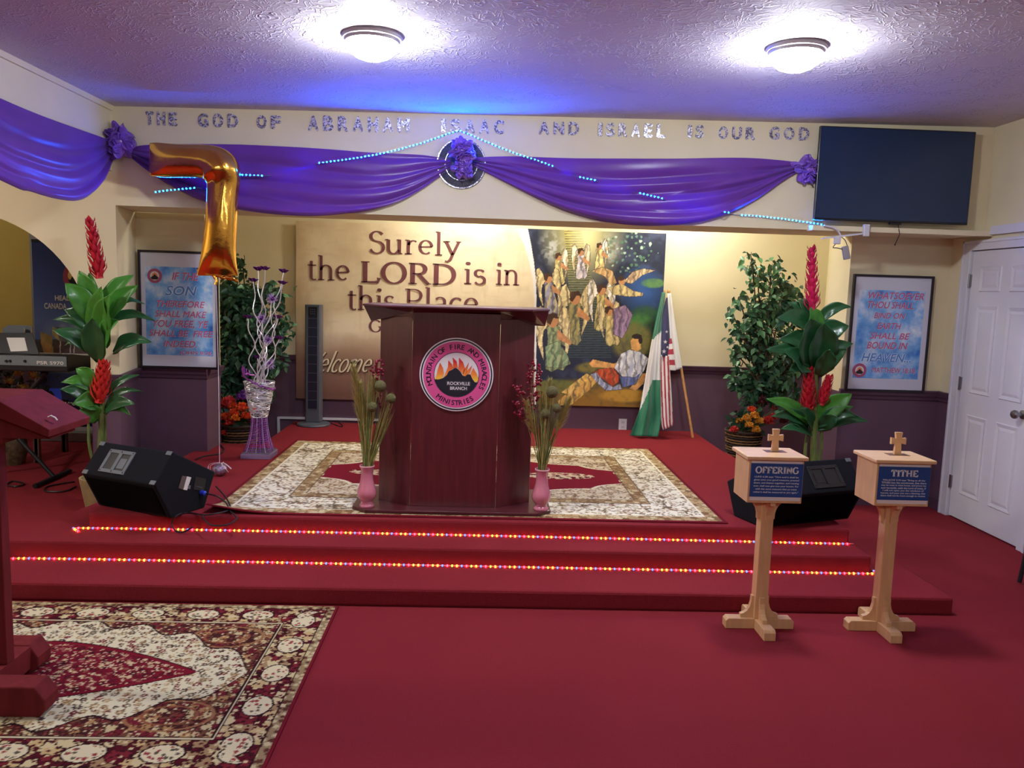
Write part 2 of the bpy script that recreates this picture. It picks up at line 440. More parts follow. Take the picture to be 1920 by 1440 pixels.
struct(m.build('wall_arch', W2, smooth=False))
# boxed beam along the left side that carries the left swag
m = MB(); m.hexa([(-2.95,-4,2.33),(-2.56,-4,2.33),(-2.56,HY,2.33),(-2.95,HY,2.33),(-2.95,-4,zc(-2.95)),(-2.56,-4,zc(-2.56)),(-2.56,HY,zc(-2.56)),(-2.95,HY,zc(-2.95))])
struct(m.build('wall_beam', cream, smooth=False))
m = MB(); m.hexa([(-2.56,-4,zc(-2.56)-.03),(-2.545,-4,zc(-2.56)-.03),(-2.545,HY,zc(-2.56)-.03),(-2.56,HY,zc(-2.56)-.03),(-2.56,-4,zc(-2.56)),(-2.535,-4,zc(-2.56)),(-2.535,HY,zc(-2.56)),(-2.56,HY,zc(-2.56))])
struct(m.build('trim_1', cream, smooth=False))
# piers that carry the framed posters
m = MB(); wallbox(m, -2.72, -2.12, 6.25, 6.58, 0, 2.1); struct(m.build('wall_left_pier', W2, smooth=False))
m = MB(); wallbox(m, 2.81, 3.6, 6.1, 6.45, 0, 2.1); struct(m.build('wall_right_pier', W2, smooth=False))
# niche walls
m = MB(); wallbox(m, -2.9, 3.35, 7.75, 7.9, 0, 2.75); struct(m.build('wall_back', W2, smooth=False))
m = MB(); wallbox(m, -3.0, -2.9, 6.25, 7.9, 0, 2.75); struct(m.build('wall_niche_left', W2, smooth=False))
m = MB(); wallbox(m, 3.35, 3.5, 6.45, 7.9, 0, 2.75); struct(m.build('wall_niche_right', W2, smooth=False))
# right wall, rear wall, far left wall, room behind the arch
m = MB(); wallbox(m, 3.6, 3.75, -4, 5.0, 0, zc(3.6)); wallbox(m, 3.6, 3.75, 5.86, 6.45, 0, zc(3.6)); m.box(3.6, 3.75, 5.0, 5.86, 2.02, zc(3.6))
struct(m.build('wall_right', W2, smooth=False))
m = MB(); wallbox(m, -6, 5, -4.2, -4.0, 0, 3); struct(m.build('wall_rear', W2, smooth=False))
m = MB(); wallbox(m, -6.2, -6, -4.2, 8.7, 0, 3); struct(m.build('wall_left', W2, smooth=False))
gold = mat('ochre_paint', C(206, 178, 92), 0.75, var=0.04, vscale=3)
m = MB(); m.box(-6, -3.0, 8.55, 8.7, RAIL - .1, 2.75, 0); m.box(-6, -3.0, 8.55, 8.7, 0, RAIL - .1, 1); struct(m.build('wall_arch_room', [gold, purple], smooth=False))

# chair rails
def rail(nm, a, b2, nrm):
    a = Vector(a); b2 = Vector(b2); n = Vector(nrm)
    prof = [(0, .845), (.012, .85), (.016, .87), (.026, .885), (.03, .905), (.034, .915), (.034, .925), (0, .925)]
    mm = MB(); mm.add([a + n * d + V(0, 0, z) for d, z in prof] + [b2 + n * d + V(0, 0, z) for d, z in prof],
        [tuple(range(7, -1, -1)), tuple(range(8, 16))] + [(i, (i+1) % 8, 8 + (i+1) % 8, 8 + i) for i in range(8)])
    struct(mm.build(nm, railm, smooth=False))
rail('trim_2', (-2.9,7.75,0), (3.35,7.75,0), (0,-1,0))
rail('trim_3', (-2.635,6.25,0), (-2.11,6.25,0), (0,-1,0))
rail('trim_4', (-2.12,6.25,0), (-2.12,6.58,0), (1,0,0))
rail('trim_5', (-2.545,HY,0), (-2.635,6.25,0), (.986,.167,0))
rail('trim_6', (-2.724,HY,0), (-2.545,HY,0), (0,-1,0))
rail('trim_7', (2.80,6.1,0), (3.6,6.1,0), (0,-1,0))
rail('trim_8', (3.6,5.94,0), (3.6,6.1,0), (-1,0,0))
# ledge at the foot of the screen, rail on the right wall, cord cover at the foot of the back wall
m = MB(); m.box(2.3, 3.6, HY-.1, HY, 2.09, 2.125); struct(m.build('trim_9', cream, smooth=False))
m = MB(); m.box(3.575, 3.6, -4, HY-.1, 2.10, 2.16); struct(m.build('trim_10', white, smooth=False))
m = MB(); m.box(-1.95, -.75, 7.725, 7.75, .30, .32); m.box(-1.95,-1.93,7.72,7.75,.0,.32); struct(m.build('trim_11', white, smooth=False))
m = MB(); m.box(2.81, 3.6, 6.085, 6.1, 0, .08); m.box(3.585, 3.6, 5.94, 6.1, 0, .08); struct(m.build('baseboard_right', railm, smooth=False))

# carpeted stage: two steps and the platform
def slab(m, poly, z0, z1):
    m.prism([(x, y, z0) for x, y in poly], (0, 0, z1 - z0))
m = MB()
slab(m, [(-2.8,3.894),(2.48,3.894),(2.47,4.45),(2.2,4.6),(2.2,6.1),(-2.45,6.1),(-2.45,5.25),(-2.62,4.9)], 0, Z1)
slab(m, [(-2.52,4.254),(2.215,4.254),(2.215,5.0),(2.2,6.1),(-2.40,6.1),(-2.40,5.1)], 0, Z2)
slab(m, [(-2.2,4.505),(2.19,4.48),(2.15,6.6),(2.13,6.8),(2.13,7.75),(-1.8,7.75),(-1.8,6.6),(-2.24,6.6),(-2.24,5.0)], 0, ZS)
struct(m.build('stage_platform', carpet, smooth=False, bevel=.014))

# six panel door in the right wall
m = MB(); X = 3.6
m.box(X, X+.04, 5.03, 5.827, .012, 1.993)
def raised(m, y0, y1, z0, z1):
    d = .02
    o = [(X, y0, z0), (X, y1, z0), (X, y1, z1), (X, y0, z1)]
    def ins(k, dx): return [(X - dx, y0+k, z0+k), (X - dx, y1-k, z0+k), (X - dx, y1-k, z1-k), (X - dx, y0+k, z1-k)]
    a, b3, c3, e = ins(0, .0), ins(.006, .007), ins(.03, .001), ins(.05, .006)
    rings = [a, b3, c3, e]
    for p, q in zip(rings, rings[1:]):
        m.add(p + q, [(i, 4+i, 4+(i+1) % 4, (i+1) % 4) for i in range(4)])
    m.poly(e[::-1])
for (y0, y1) in ((5.14, 5.38), (5.48, 5.72)):
    for (z0, z1) in ((.20, .80), (.96, 1.60), (1.70, 1.88)):
        raised(m, y0, y1, z0, z1)
door = struct(m.build('door_1', white, smooth=False))
tag(door, 'white six panel door in the right wall', None)
m = MB()
for (y0, y1, z0, z1) in ((5.835, 5.925, 0, 2.07), (4.935, 5.02, 0, 2.07), (5.02, 5.835, 2.0, 2.07)):
    m.box(X-.022, X+.05, y0, y1, z0, z1); 
m.box(X-.03, X, 5.905, 5.925, 0, 2.07); m.box(X-.03, X, 4.935, 4.955, 0, 2.07); m.box(X-.03, X, 4.935, 5.925, 2.05, 2.07)
m.build('door_casing', white, door, smooth=False, bevel=.003)
steel = mat('brushed_steel', C(150, 148, 150), .35, 1.0)
for z in (.27, 1.02, 1.78):
    m = MB(); m.box(X-.012, X+.01, 5.818, 5.84, z-.045, z+.045); m.lathe([(.006,-.05),(.006,.05)], (X-.014, 5.83, z), 10); m.build('hinge', steel, door)
m = MB(); m.lathe([(.03,0),(.03,.006),(.012,.01),(.012,.035),(.027,.045),(.03,.06),(.024,.072),(.004,.076)], (X-.001, 5.115, .892), 20, axis=(-1,0,0)); m.build('door_knob', steel, door)

# ------------------------------------------------------------------ ceiling lamps
rimm = mat('lamp_rim_metal', C(206, 204, 210), .4, .25)
glassm = emat('lit_lamp_glass', (.89, .93, 1.0), DOME_STRENGTH)
arch_fill_glass = emat('arch_fill_lamp_glass', (1.0, .95, .85), NICHE_STRENGTH * .25)  # glass of the added fill lamp, out of view behind the arch
aisle2 = emat('lit_side_lamp_glass', (1.0, .95, .85), DOME_STRENGTH * 2.4)
nglass = emat('lit_niche_lamp_glass', (1.0, .95, .84), NICHE_STRENGTH)
dome_names = ['lit dome ceiling light nearest the left, above the gold balloon side', 'lit dome ceiling light at the right, in front of the dark screen']
for i, (x, y) in enumerate(LAMPS + NICHE_LAMPS):
    nich = i >= len(LAMPS)
    z = 2.75 if nich else zc(x)
    lab = ['lit frosted dome light on the ceiling, the left one in view', 'lit frosted dome light on the ceiling, the right one in view near the screen',
           'unseen dome light added as fill on the hall ceiling behind the camera, left one', 'unseen dome light added as fill on the hall ceiling behind the camera, right one',
           'dome light on the ceiling of the left aisle beyond the side beam',
           'dome light hidden up in the niche above the wall banner', 'dome light hidden up in the niche right of the wall banner',
           'unseen dome light added as fill in the room behind the arch'][i]
    t_ = thing('ceiling_light', lab, 'ceiling light', (x, y, z), 'dome lights on the ceilings')
    m = MB(); m.lathe([(.08,.003),(.138,.003),(.145,-.008),(.14,-.02),(.131,-.024),(.127,-.036),(.122,-.036),(.115,-.015)], (x, y, z), 40, caps=False); m.build('rim', rimm, t_)
    m = MB(); m.lathe([(.1225,-.03),(.12,-.052),(.107,-.077),(.082,-.098),(.048,-.111),(.014,-.116),(.001,-.116)], (x, y, z), 32); m.build('glass_dome', (arch_fill_glass if i == len(LAMPS) + 2 else nglass) if nich else (aisle2 if i == 4 else glassm), t_)
    m = MB(); m.ball((x, y, z-.12), .008, 10, 6); m.build('finial', rimm, t_)
# ------------------------------------------------------------------ pattern tools for the rugs
def hsh(i, j, k):
    x = np.sin(i * 127.1 + j * 311.7 + k * 74.7) * 43758.5453
    return x - np.floor(x)
def scatter(x, y, cell, seed, jit=.7):
    """nearest jittered flower: distance (in cells), angle and two random numbers"""
    gx = x / cell; gy = y / cell; ix = np.floor(gx); iy = np.floor(gy)
    bd = np.full(x.shape, 9.0); ba = np.zeros(x.shape); br = np.zeros(x.shape); bs = np.zeros(x.shape)
    for dx in (-1, 0, 1):
        for dy in (-1, 0, 1):
            cx = ix + dx; cy = iy + dy
            px = cx + .5 + (hsh(cx, cy, seed) - .5) * jit; py = cy + .5 + (hsh(cx, cy, seed + 1) - .5) * jit
            d = np.hypot(gx - px, gy - py); k = d < bd
            bd = np.where(k, d, bd); ba = np.where(k, np.arctan2(gy - py, gx - px), ba)
            br = np.where(k, hsh(cx, cy, seed + 2), br); bs = np.where(k, hsh(cx, cy, seed + 3), bs)
    return bd, ba, br, bs
def put(img, mask, col):
    img[mask] = col
def pal(r, cols):
    cols = np.array(cols, float); return cols[np.minimum((r * len(cols)).astype(int), len(cols) - 1)]
def flowers(img, x, y, mask, cell, seed, cols, rad=.42, petals=6, centre=None, outline=None):
    d, a, r, s_ = scatter(x, y, cell, seed)
    R = rad * (.75 + .5 * s_) * (1 + .22 * np.cos(a * petals + r * 6))
    k = mask & (d < R)
    if outline is not None: img[mask & (d < R + .09)] = outline
    img[k] = pal(r, cols)[k]
    if centre is not None: img[mask & (d < R * .4)] = centre
def vines(img, x, y, mask, cell, seed, col, th=.06):
    v = np.sin(x / cell * 2 + 1.7 * np.sin(y / cell * 1.3 + seed)) + np.sin(y / cell * 2 + 1.9 * np.sin(x / cell * 1.1 + seed * 2))
    img[mask & (np.abs(v) < th * 4)] = col

def front_rug_img(nx, ny, hx, hy):
    u, v = np.meshgrid(np.linspace(-hx, hx, nx), np.linspace(-hy, hy, ny))
    e = np.minimum(hx - np.abs(u), hy - np.abs(v))
    img = np.zeros((ny, nx, 3)); img[:] = (92, 20, 32)
    cr = (212, 200, 160); tan = (176, 142, 96); dk = (44, 16, 20); red = (110, 20, 36)
    full = np.ones_like(u, bool)
    # outer guard
    g = e < .035; img[g] = (150, 128, 92); flowers(img, u, v, g, .03, 3, [(200, 184, 140), (90, 50, 40)], .38)
    # main border
    bd = (e >= .04) & (e < .205); img[bd] = (84, 16, 28)
    vines(img, u, v, bd, .05, 1, dk, .05)
    flowers(img, u, v, bd, .05, 11, [(206, 190, 142), (196, 170, 118), (120, 36, 44), (160, 130, 92)], .47, 5, None, dk)
    flowers(img, u, v, bd, .028, 17, [(84, 16, 28), (206, 190, 142), (60, 20, 24)], .26, 4)
    # big medallions in the border
    per = np.where(hx - np.abs(u) < hy - np.abs(v), v, u); md = e - .122; kk = (np.mod(per + .13, .26) - .13)
    dd = np.hypot(kk / 1.35, md); c = bd & (dd < .058); img[c] = dk; c = bd & (dd < .052); img[c] = (218, 206, 166)
    flowers(img, u, v, bd & (dd < .046), .022, 23, [(90, 80, 64), (218, 206, 166), (150, 60, 60)], .36, 5)
    for a, b_, col in ((.035, .04, dk), (.205, .21, dk), (.21, .217, cr), (.217, .222, dk)):
        img[(e >= a) & (e < b_)] = col
    f = e >= .222; fx = hx - .222; fy = hy - .222
    # corner floral ground
    img[f] = (104, 66, 48)
    flowers(img, u, v, f, .04, 31, [(168, 130, 84), (196, 178, 130), (110, 30, 40), (70, 30, 30)], .46, 5, None, (52, 22, 22))
    flowers(img, u, v, f, .019, 37, [(60, 24, 24), (200, 184, 140), (130, 60, 50)], .3, 4)
    for sx in (-1, 1):
        for sy in (-1, 1):
            q = np.hypot((u - sx * fx * .78) / 1.5, v - sy * fy * .70)
            img[f & (np.abs(q - .105) < .005)] = (150, 106, 70); img[f & (np.abs(q - .065) < .004)] = (140, 84, 58)
    # cream field with a scalloped edge, pointed at the ends
    lim = fy * .93 * np.clip(1 - (np.abs(u) / (fx * 1.0)) ** 2.1, 0, 1) ** .75 + .035 * np.sin(np.abs(u) * 26)
    fld = f & (np.abs(v) < lim) & (np.abs(u) < fx * .985)
    edge = f & (np.abs(v) < lim + .012) & (np.abs(u) < fx * .985) & (lim > .03); img[edge] = dk
    img[fld] = (216, 208, 172)
    flowers(img, u, v, fld, .042, 41, [(112, 30, 44), (86, 74, 60), (150, 120, 80), (60, 44, 44), (176, 148, 110)], .34, 6, (200, 180, 140))
    flowers(img, u, v, fld, .02, 43, [(216, 208, 172), (216, 208, 172), (104, 50, 50), (120, 110, 86)], .26, 4)
    # red medallion
    lim2 = fy * .55 * np.clip(1 - (np.abs(u) / (fx * .76)) ** 1.5, 0, 1) ** .95
    md_ = fld & (np.abs(v) < lim2)
    img[fld & (np.abs(v) < lim2 + .008) & (lim2 > .004)] = dk
    img[md_] = (116, 18, 38)
    flowers(img, u, v, md_, .03, 51, [(196, 170, 130), (150, 90, 80), (84, 16, 30), (60, 20, 26)], .36, 6, None, (70, 14, 24))
    flowers(img, u, v, md_, .014, 53, [(210, 190, 150), (116, 18, 38), (116, 18, 38)], .3, 4)
    img[md_ & (lim2 - np.abs(v) < .02)] = (120, 18, 38)
    return img
def stage_rug_img(nx, ny, hx, hy):
    u, v = np.meshgrid(np.linspace(-hx, hx, nx), np.linspace(-hy, hy, ny))
    e = np.minimum(hx - np.abs(u), hy - np.abs(v))
    img = np.zeros((ny, nx, 3)); img[:] = (214, 202, 170)
    cr = (236, 230, 206); tan = (172, 146, 104); brn = (104, 82, 60)
    img[e < .02] = (112, 22, 38)
    g = (e >= .02) & (e < .10); img[g] = tan; flowers(img, u, v, g, .05, 3, [(206, 190, 150), (128, 98, 66), (190, 160, 118)], .42, 5, None, (120, 92, 64))
    img[(e >= .10) & (e < .112)] = cr
    g = (e >= .112) & (e < .37); img[g] = (236, 230, 208)
    vines(img, u, v, g, .085, 2.3, (110, 96, 74), .055)
    flowers(img, u, v, g, .062, 13, [(170, 140, 108), (150, 118, 92), (196, 176, 138), (164, 152, 118)], .34, 6, (226, 218, 190))
    flowers(img, u, v, g, .03, 17, [(236, 230, 208), (140, 112, 88), (236, 230, 208)], .3, 4)
    img[(e >= .37) & (e < .38)] = brn
    g = (e >= .38) & (e < .46); img[g] = tan; flowers(img, u, v, g, .045, 23, [(206, 190, 150), (132, 102, 70), (160, 130, 92)], .42, 5, None, (120, 92, 64))
    img[(e >= .46) & (e < .468)] = brn
    g = e >= .468; img[g] = (212, 198, 168)
    vines(img, u, v, g, .07, 5.1, (140, 112, 82), .06)
    flowers(img, u, v, g, .05, 33, [(168, 136, 100), (214, 200, 168), (130, 96, 74)], .36, 6, (214, 200, 168))
    flowers(img, u, v, g, .024, 37, [(196, 180, 146), (120, 90, 70), (222, 210, 182)], .3, 4)
    # scalloped red medallion
    an = np.arctan2(v / .50, u / 1.14); rr = np.hypot(u / 1.14, v / .50)
    q = rr * (1 + .07 * np.abs(np.sin(an * 8))) + .10 * np.abs(np.sin(an)) * 0
    lim = 1 - .0 * an
    img[(q < 1.03) & g] = (226, 214, 184)
    red = (q < 1.0) & g; img[red] = (124, 22, 42)
    ic = np.hypot((np.abs(u) - .62) / .26, v / .10)
    k = (ic < 1) & red; img[k] = (214, 196, 164)
    flowers(img, u, v, k, .05, 43, [(124, 22, 42), (90, 24, 36), (170, 120, 100)], .4, 5)
    k = (np.hypot(u / .42, v / .26) < 1) & red; img[k] = (204, 188, 156)
    flowers(img, u, v, k, .06, 47, [(124, 22, 42), (150, 110, 90)], .4, 6)
    return img
rugm = attr_mat('woven_rug_pile', .95, .5, 500, spec=.1)
rugedge = mat('rug_binding', C(112, 22, 36), .95, bump=.3, bscale=300, spec=.1)
# rug on the stage: front corners lie over the edge of the platform, the left one curls up
x0, x1, y0, y1 = -1.545, 1.475, 4.545, 6.75; hx, hy = (x1-x0)/2, (y1-y0)/2
def curl(u, v):
    s = np.clip((.16 - u - v * 1.2) / .16, 0, 1)
    return .05 * s ** 2
def stage_pos(u, v):
    z = np.full_like(u, ZS + .009) + curl(u, v)
    return np.stack([x0 + u*(x1-x0) + .0*v, y0 + v*(y1-y0), z], 1)
t_ = thing('patterned_rug', 'cream patterned rug with red medallion on the stage under the podium', 'rug', (0, 5.6, ZS), None)
painted('pile', 420, 310, stage_pos, stage_rug_img(420, 310, hx, hy), rugm, t_, (0, 5.6, ZS))
m = MB(); n = 40; vv = []
loop = [(i / n, 0) for i in range(n)] + [(1, i / n) for i in range(n)] + [(1 - i / n, 1) for i in range(n)] + [(0, 1 - i / n) for i in range(n)]
for (a, b_) in loop:
    z = float(curl(np.array([a]), np.array([b_]))[0]); X_, Y_ = x0 + a*(x1-x0), y0 + b_*(y1-y0)
    ox = -.008 if a == 0 else (.008 if a == 1 else 0); oy = -.008 if b_ == 0 else (.008 if b_ == 1 else 0)
    vv += [(X_, Y_, ZS + .0095 + z), (X_ + ox, Y_ + oy, ZS + .007 + z), (X_ + ox, Y_ + oy, ZS + .0015 + z), (X_, Y_, ZS + .001 + z)]
k = len(loop)
m.add(vv, [(4*i + j, 4*i + (j+1) % 4, 4*((i+1) % k) + (j+1) % 4, 4*((i+1) % k) + j) for i in range(k) for j in range(4)])
m.build('binding', rugedge, t_)
# rug on the hall floor
fx0, fx1, fy0, fy1 = -2.95, -.688, 2.46, 3.865
t_ = thing('patterned_rug', 'dark red and cream patterned rug on the floor under the wooden reading stand', 'rug', (-1.8, 3.1, 0))
painted('pile', 480, 300, lambda u, v: np.stack([fx0 + u*(fx1-fx0), fy0 + v*(fy1-fy0), np.full_like(u, .009)], 1), front_rug_img(480, 300, (fx1-fx0)/2, (fy1-fy0)/2), rugm, t_, (-1.8, 3.1, 0))
m = MB(); m.box(fx0-.012, fx1+.012, fy0-.012, fy1+.012, 0.0005, .0085); m.build('binding', rugedge, t_, smooth=False)

# ------------------------------------------------------------------ podium
wood = mat('cherry_veneer', C(92, 34, 40), .32, var=.22, vscale=5, stretch=(9, 9, .7), coat=.25, spec=.5)
wood_d = mat('cherry_veneer_dark', C(78, 28, 36), .35, var=.2, vscale=5, stretch=(1, 9, 9), coat=.2)
groove = mat('dark_groove', C(50, 18, 22), .6)
pod = thing('podium', 'dark cherry wood podium with a round church emblem, at the middle of the stage', 'podium', (-.12, 4.9, ZS))
YF = 4.68
def xat(px, py, Y): return PY(px, py, Y).x
zb = ZS + .0105
m = MB()
bx = [PZ(657, 954, zb+.02).x, PZ(681, 962, zb+.02).x, PZ(1010, 970, zb+.02).x, PZ(1034, 961, zb+.02).x]
m.prism([(bx[0], 4.655, zb), (bx[1], 4.575, zb), (bx[2], 4.575, zb), (bx[3], 4.655, zb), (bx[3], 5.15, zb), (bx[0], 5.15, zb)], (0, 0, .02))
m.build('base_plate', wood_d, pod, smooth=False, bevel=.004)
xa, xb_ = xat(771.5, 760, YF), xat(934, 760, YF); xo, xq = xat(712, 760, 4.82), xat(998, 760, 4.82)
z0, z1 = zb + .02, 1.462
m = MB(); m.hexa([(xa,YF,z0),(xb_,YF,z0),(xb_,YF+.02,z0),(xa,YF+.02,z0),(xa,YF,z1),(xb_,YF,z1),(xb_,YF+.02,z1),(xa,YF+.02,z1)]); m.build('front_panel', wood, pod, smooth=False, bevel=.002)
for (p, q) in (((xa-.002, YF), (xo, 4.82)), ((xb_+.002, YF), (xq, 4.82))):
    m = MB(); m.prism([(p[0], p[1], z0), (q[0], q[1], z0), (q[0], q[1]+.02, z0), (p[0], p[1]+.02, z0)], (0, 0, z1 - z0 - .03)); m.build('angled_panel', wood, pod, smooth=False, bevel=.002)
for x in (xo, xq):
    s = 1 if x == xo else -1
    m = MB(); m.box(min(x, x + s*.02), max(x, x + s*.02), 4.842, 5.13, z0, z1-.03); m.build('side_panel', wood, pod, smooth=False)
# flared top: a hood that slopes in to the front panel, under a flat desk board
fl, fr = PY(714, 571, 4.56), PY(998, 582, 4.56); sl, sr = PY(682, 583, 4.74), PY(1029, 590, 4.74)
bl, br_ = PY(771, 586, 4.675), PY(939, 586, 4.675); tl, tr = PY(695, 615, 4.80), PY(1022, 624, 4.80)
zt = 1.487; zl = 1.395
m = MB()
top = [(fl.x,4.56,zt),(fr.x,4.56,zt),(sr.x,4.74,zt),(sr.x,5.2,zt),(sl.x,5.2,zt),(sl.x,4.74,zt)]
bot = [(bl.x,4.678,bl.z),(br_.x,4.678,br_.z),(tr.x,4.82,zl),(tr.x,5.14,zl),(tl.x,5.14,zl),(tl.x,4.82,zl)]
m.add(top + bot, [(0,1,2,3,4,5), (11,10,9,8,7,6)] + [(i, 6+i, 6+(i+1) % 6, (i+1) % 6) for i in range(6)])
m.build('hood', wood_d, pod, smooth=False)
m = MB(); m.prism([(fl.x-.004,4.55,zt),(fr.x+.004,4.55,zt),(sr.x+.006,4.736,zt),(sr.x+.006,5.21,zt),(sl.x-.006,5.21,zt),(sl.x-.006,4.736,zt)], (0,0,.012)); m.build('desk_board', wood_d, pod, smooth=False, bevel=.003)
# round emblem
ec = PY(856, 702.5, YF - .004); ER = .2165
def disc(m, c, r0, r1, y, mi, n=64):
    vs_ = []
    for i in range(n):
        a = 2*math.pi*i/n
        vs_ += [(c.x + r1*math.cos(a), y, c.z + r1*math.sin(a)), (c.x + r0*math.cos(a), y, c.z + r0*math.sin(a))]
    m.add(vs_, [(2*i, 2*i+1, 2*((i+1) % n)+1, 2*((i+1) % n)) for i in range(n)], mi)
ewhite = mat('emblem_white', C(232, 226, 232), .4); epink = mat('emblem_pink', C(222, 84, 150), .45); enavy = mat('emblem_navy', C(22, 20, 38), .5); egrn = mat('emblem_dark_ring', C(30, 44, 44), .5); egrey = mat('emblem_grey', C(52, 52, 60), .5)
fm = bpy.data.materials.new('emblem_flame_print'); fm.use_nodes = True
nt = fm.node_tree; b = nt.nodes['Principled BSDF']; b.inputs['Roughness'].default_value = .45
tc = nt.nodes.new('ShaderNodeTexCoord'); sp = nt.nodes.new('ShaderNodeSeparateXYZ'); mr = nt.nodes.new('ShaderNodeMapRange'); cr = nt.nodes.new('ShaderNodeValToRGB')
ez = ec.z - ZS
mr.inputs[1].default_value = ez - .045; mr.inputs[2].default_value = ez + .075
cr.color_ramp.elements[0].color = C(250, 220, 70); cr.color_ramp.elements[1].color = C(214, 50, 44)
e2 = cr.color_ramp.elements.new(.4); e2.color = C(240, 140, 60)
nt.links.new(tc.outputs['Object'], sp.inputs[0]); nt.links.new(sp.outputs['Z'], mr.inputs[0]); nt.links.new(mr.outputs[0], cr.inputs[0]); nt.links.new(cr.outputs[0], b.inputs['Base Color'])
m = MB(); m.lathe([(ER, 0), (ER, .006), (ER-.001, .007)], (ec.x, YF-.0005, ec.z), 72, axis=(0,-1,0)); emb = m.build('emblem', ewhite, pod)
y = YF - .008
m = MB(); disc(m, ec, .932*ER, .967*ER, y-.0004, 1); disc(m, ec, .61*ER, .90*ER, y-.0004, 0); disc(m, ec, .60*ER, .615*ER, y-.0008, 1); m.build('emblem_ring', [epink, enavy], emb, smooth=False)
m = MB(); text_arc(m, 'MOUNTAIN OF FIRE AND MIRACLES', (ec.x, y-.001, ec.z), .76*ER, 199, -27, .041, bold=.022); text_arc(m, 'MINISTRIES', (ec.x, y-.001, ec.z), .765*ER, 233, 303, .041, flip=True, bold=.022); m.build('lettering', enavy, emb, smooth=False)
def E2(x, y_, dy): return (ec.x + (x-936)/288*ER, y - dy, ec.z - (y_-650)/288*ER)
mt_ = [(765,690),(800,690),(830,680),(860,655),(875,625),(905,610),(925,595),(945,605),(965,625),(985,655),(1005,660),(1020,645),(1045,645),(1060,680),(1080,705),(1107,708)]
mt_ += [(936 + 172*math.cos(math.radians(a)), 650 - 172*math.sin(math.radians(a))) for a in range(-25, -156, -10)]
m = MB(); m.poly([E2(a, c, .0012) for a, c in mt_][::-1]); m.build('mountain', enavy, emb, smooth=False)
FL = [[(768,692),(782,650),(790,610),(806,558),(830,600),(838,640),(832,665),(815,690)],[(828,690),(850,640),(868,590),(870,538),(900,570),(908,602),(880,630),(858,670)],[(905,604),(908,560),(903,515),(935,545),(946,600),(925,594)],[(948,604),(952,560),(952,515),(985,550),(1002,600),(990,645),(968,626)],[(984,656),(992,615),(1032,548),(1022,590),(1012,640),(1005,660)],[(1004,660),(1014,620),(1056,572),(1046,608),(1036,640)],[(1046,644),(1052,620),(1066,592),(1095,640),(1112,690),(1085,706),(1062,682)]]
for fl_ in FL:
    m = MB(); cx = sum(a for a, c in fl_)/len(fl_); cy = sum(c for a, c in fl_)/len(fl_)
    m.add([E2(cx, cy, .0008)] + [E2(a, c, .0008) for a, c in fl_], [(0, i+1, (i+1) % len(fl_)+1) for i in range(len(fl_))]); m.build('flame', fm, emb, smooth=False)
k = ER/288
for st, q0, q1, tx, w_ in (('ROCKVILLE', (856,737), (1048,698), (866,731), 176), ('BRANCH', (882,776), (1028,739), (889,769), 130)):
    m = MB(); m.poly([E2(q0[0],q0[1],.002),E2(q1[0],q0[1],.002),E2(q1[0],q1[1],.002),E2(q0[0],q1[1],.002)]); m.build('name_strip', egrey, emb, smooth=False)
    m = MB(); text_fit(m, st, E2(tx[0], tx[1], .0035), w_*k, 26*k, bold=.02); m.build('lettering', ewhite, emb, smooth=False)

# ------------------------------------------------------------------ pink vases and dried bouquets
pinkc = mat('pink_lustre_ceramic', C(214, 128, 150), .1, coat=1.0, var=.08, vscale=12)
stemm = mat('dried_grass', C(150, 140, 80), .8, var=.35, vscale=25); stemg = mat('green_grass', C(92, 124, 54), .8, var=.3, vscale=25)
plumem = mat('grass_plume', C(182, 170, 104), .9, var=.2, vscale=60); ballm = mat('dried_ball_flower', C(98, 92, 56), .95, var=.3, vscale=160, bump=.8, bscale=200)
berrym = mat('red_berry', C(124, 14, 44), .25, coat=.5)
def vase(c, label):
    t_ = thing('flower_vase', label, 'vase', c, 'pink ceramic vases')
    m = MB(); pr = [(.001,0),(.044,0),(.046,.006),(.044,.013),(.034,.022),(.033,.032),(.043,.045),(.054,.062),(.057,.08),(.054,.1),(.045,.13),(.038,.16),(.035,.19),(.036,.225),(.042,.24),(.043,.246),(.040,.247),(.034,.235),(.031,.19),(.031,.16)]
    m.lathe(pr, c, 32); m.build('body', pinkc, t_)
    m = MB(); m.lathe([(.0425,.2385),(.0445,.2425),(.0435,.2475),(.0405,.2475)], c, 32, caps=False); m.build('rim', mat('pink_rim', C(238, 178, 188), .2, coat=.6), t_)
    return t_
def blade(m, a, b_, w, mi=0, droop=0.0):
    a = Vector(a); b_ = Vector(b_); mid = (a + b_) / 2 + V(0, 0, droop)
    pts = [a*(1-t)**2 + mid*2*t*(1-t) + b_*t*t for t in (0, .25, .5, .75, 1)]
    m.tube(pts, [w, w, w*.9, w*.7, w*.2], 4, mi)
def plume(m, a, b_, w, n=170, rnd=None):
    a = Vector(a); b_ = Vector(b_); ax = b_ - a; L = ax.length; ax.normalize()
    sx_ = ax.cross(V(0,1,0)).normalized(); sy_ = ax.cross(sx_)
    for i in range(n):
        t = rnd.random(); th = rnd.uniform(0, 6.283); o = sx_*math.cos(th) + sy_*math.sin(th)
        p = a + ax*(L*t); l = w * 1.5 * (1.0 - .5*t) * rnd.uniform(.7, 1.3)
        q = p + ax*l*1.6 + o*l*.75
        s = ax.cross(o) * .0024
        m.add([p - s, p + s, q], [(0, 1, 2)])
    m.tube([a, a + ax*L], [.004, .0015], 5)
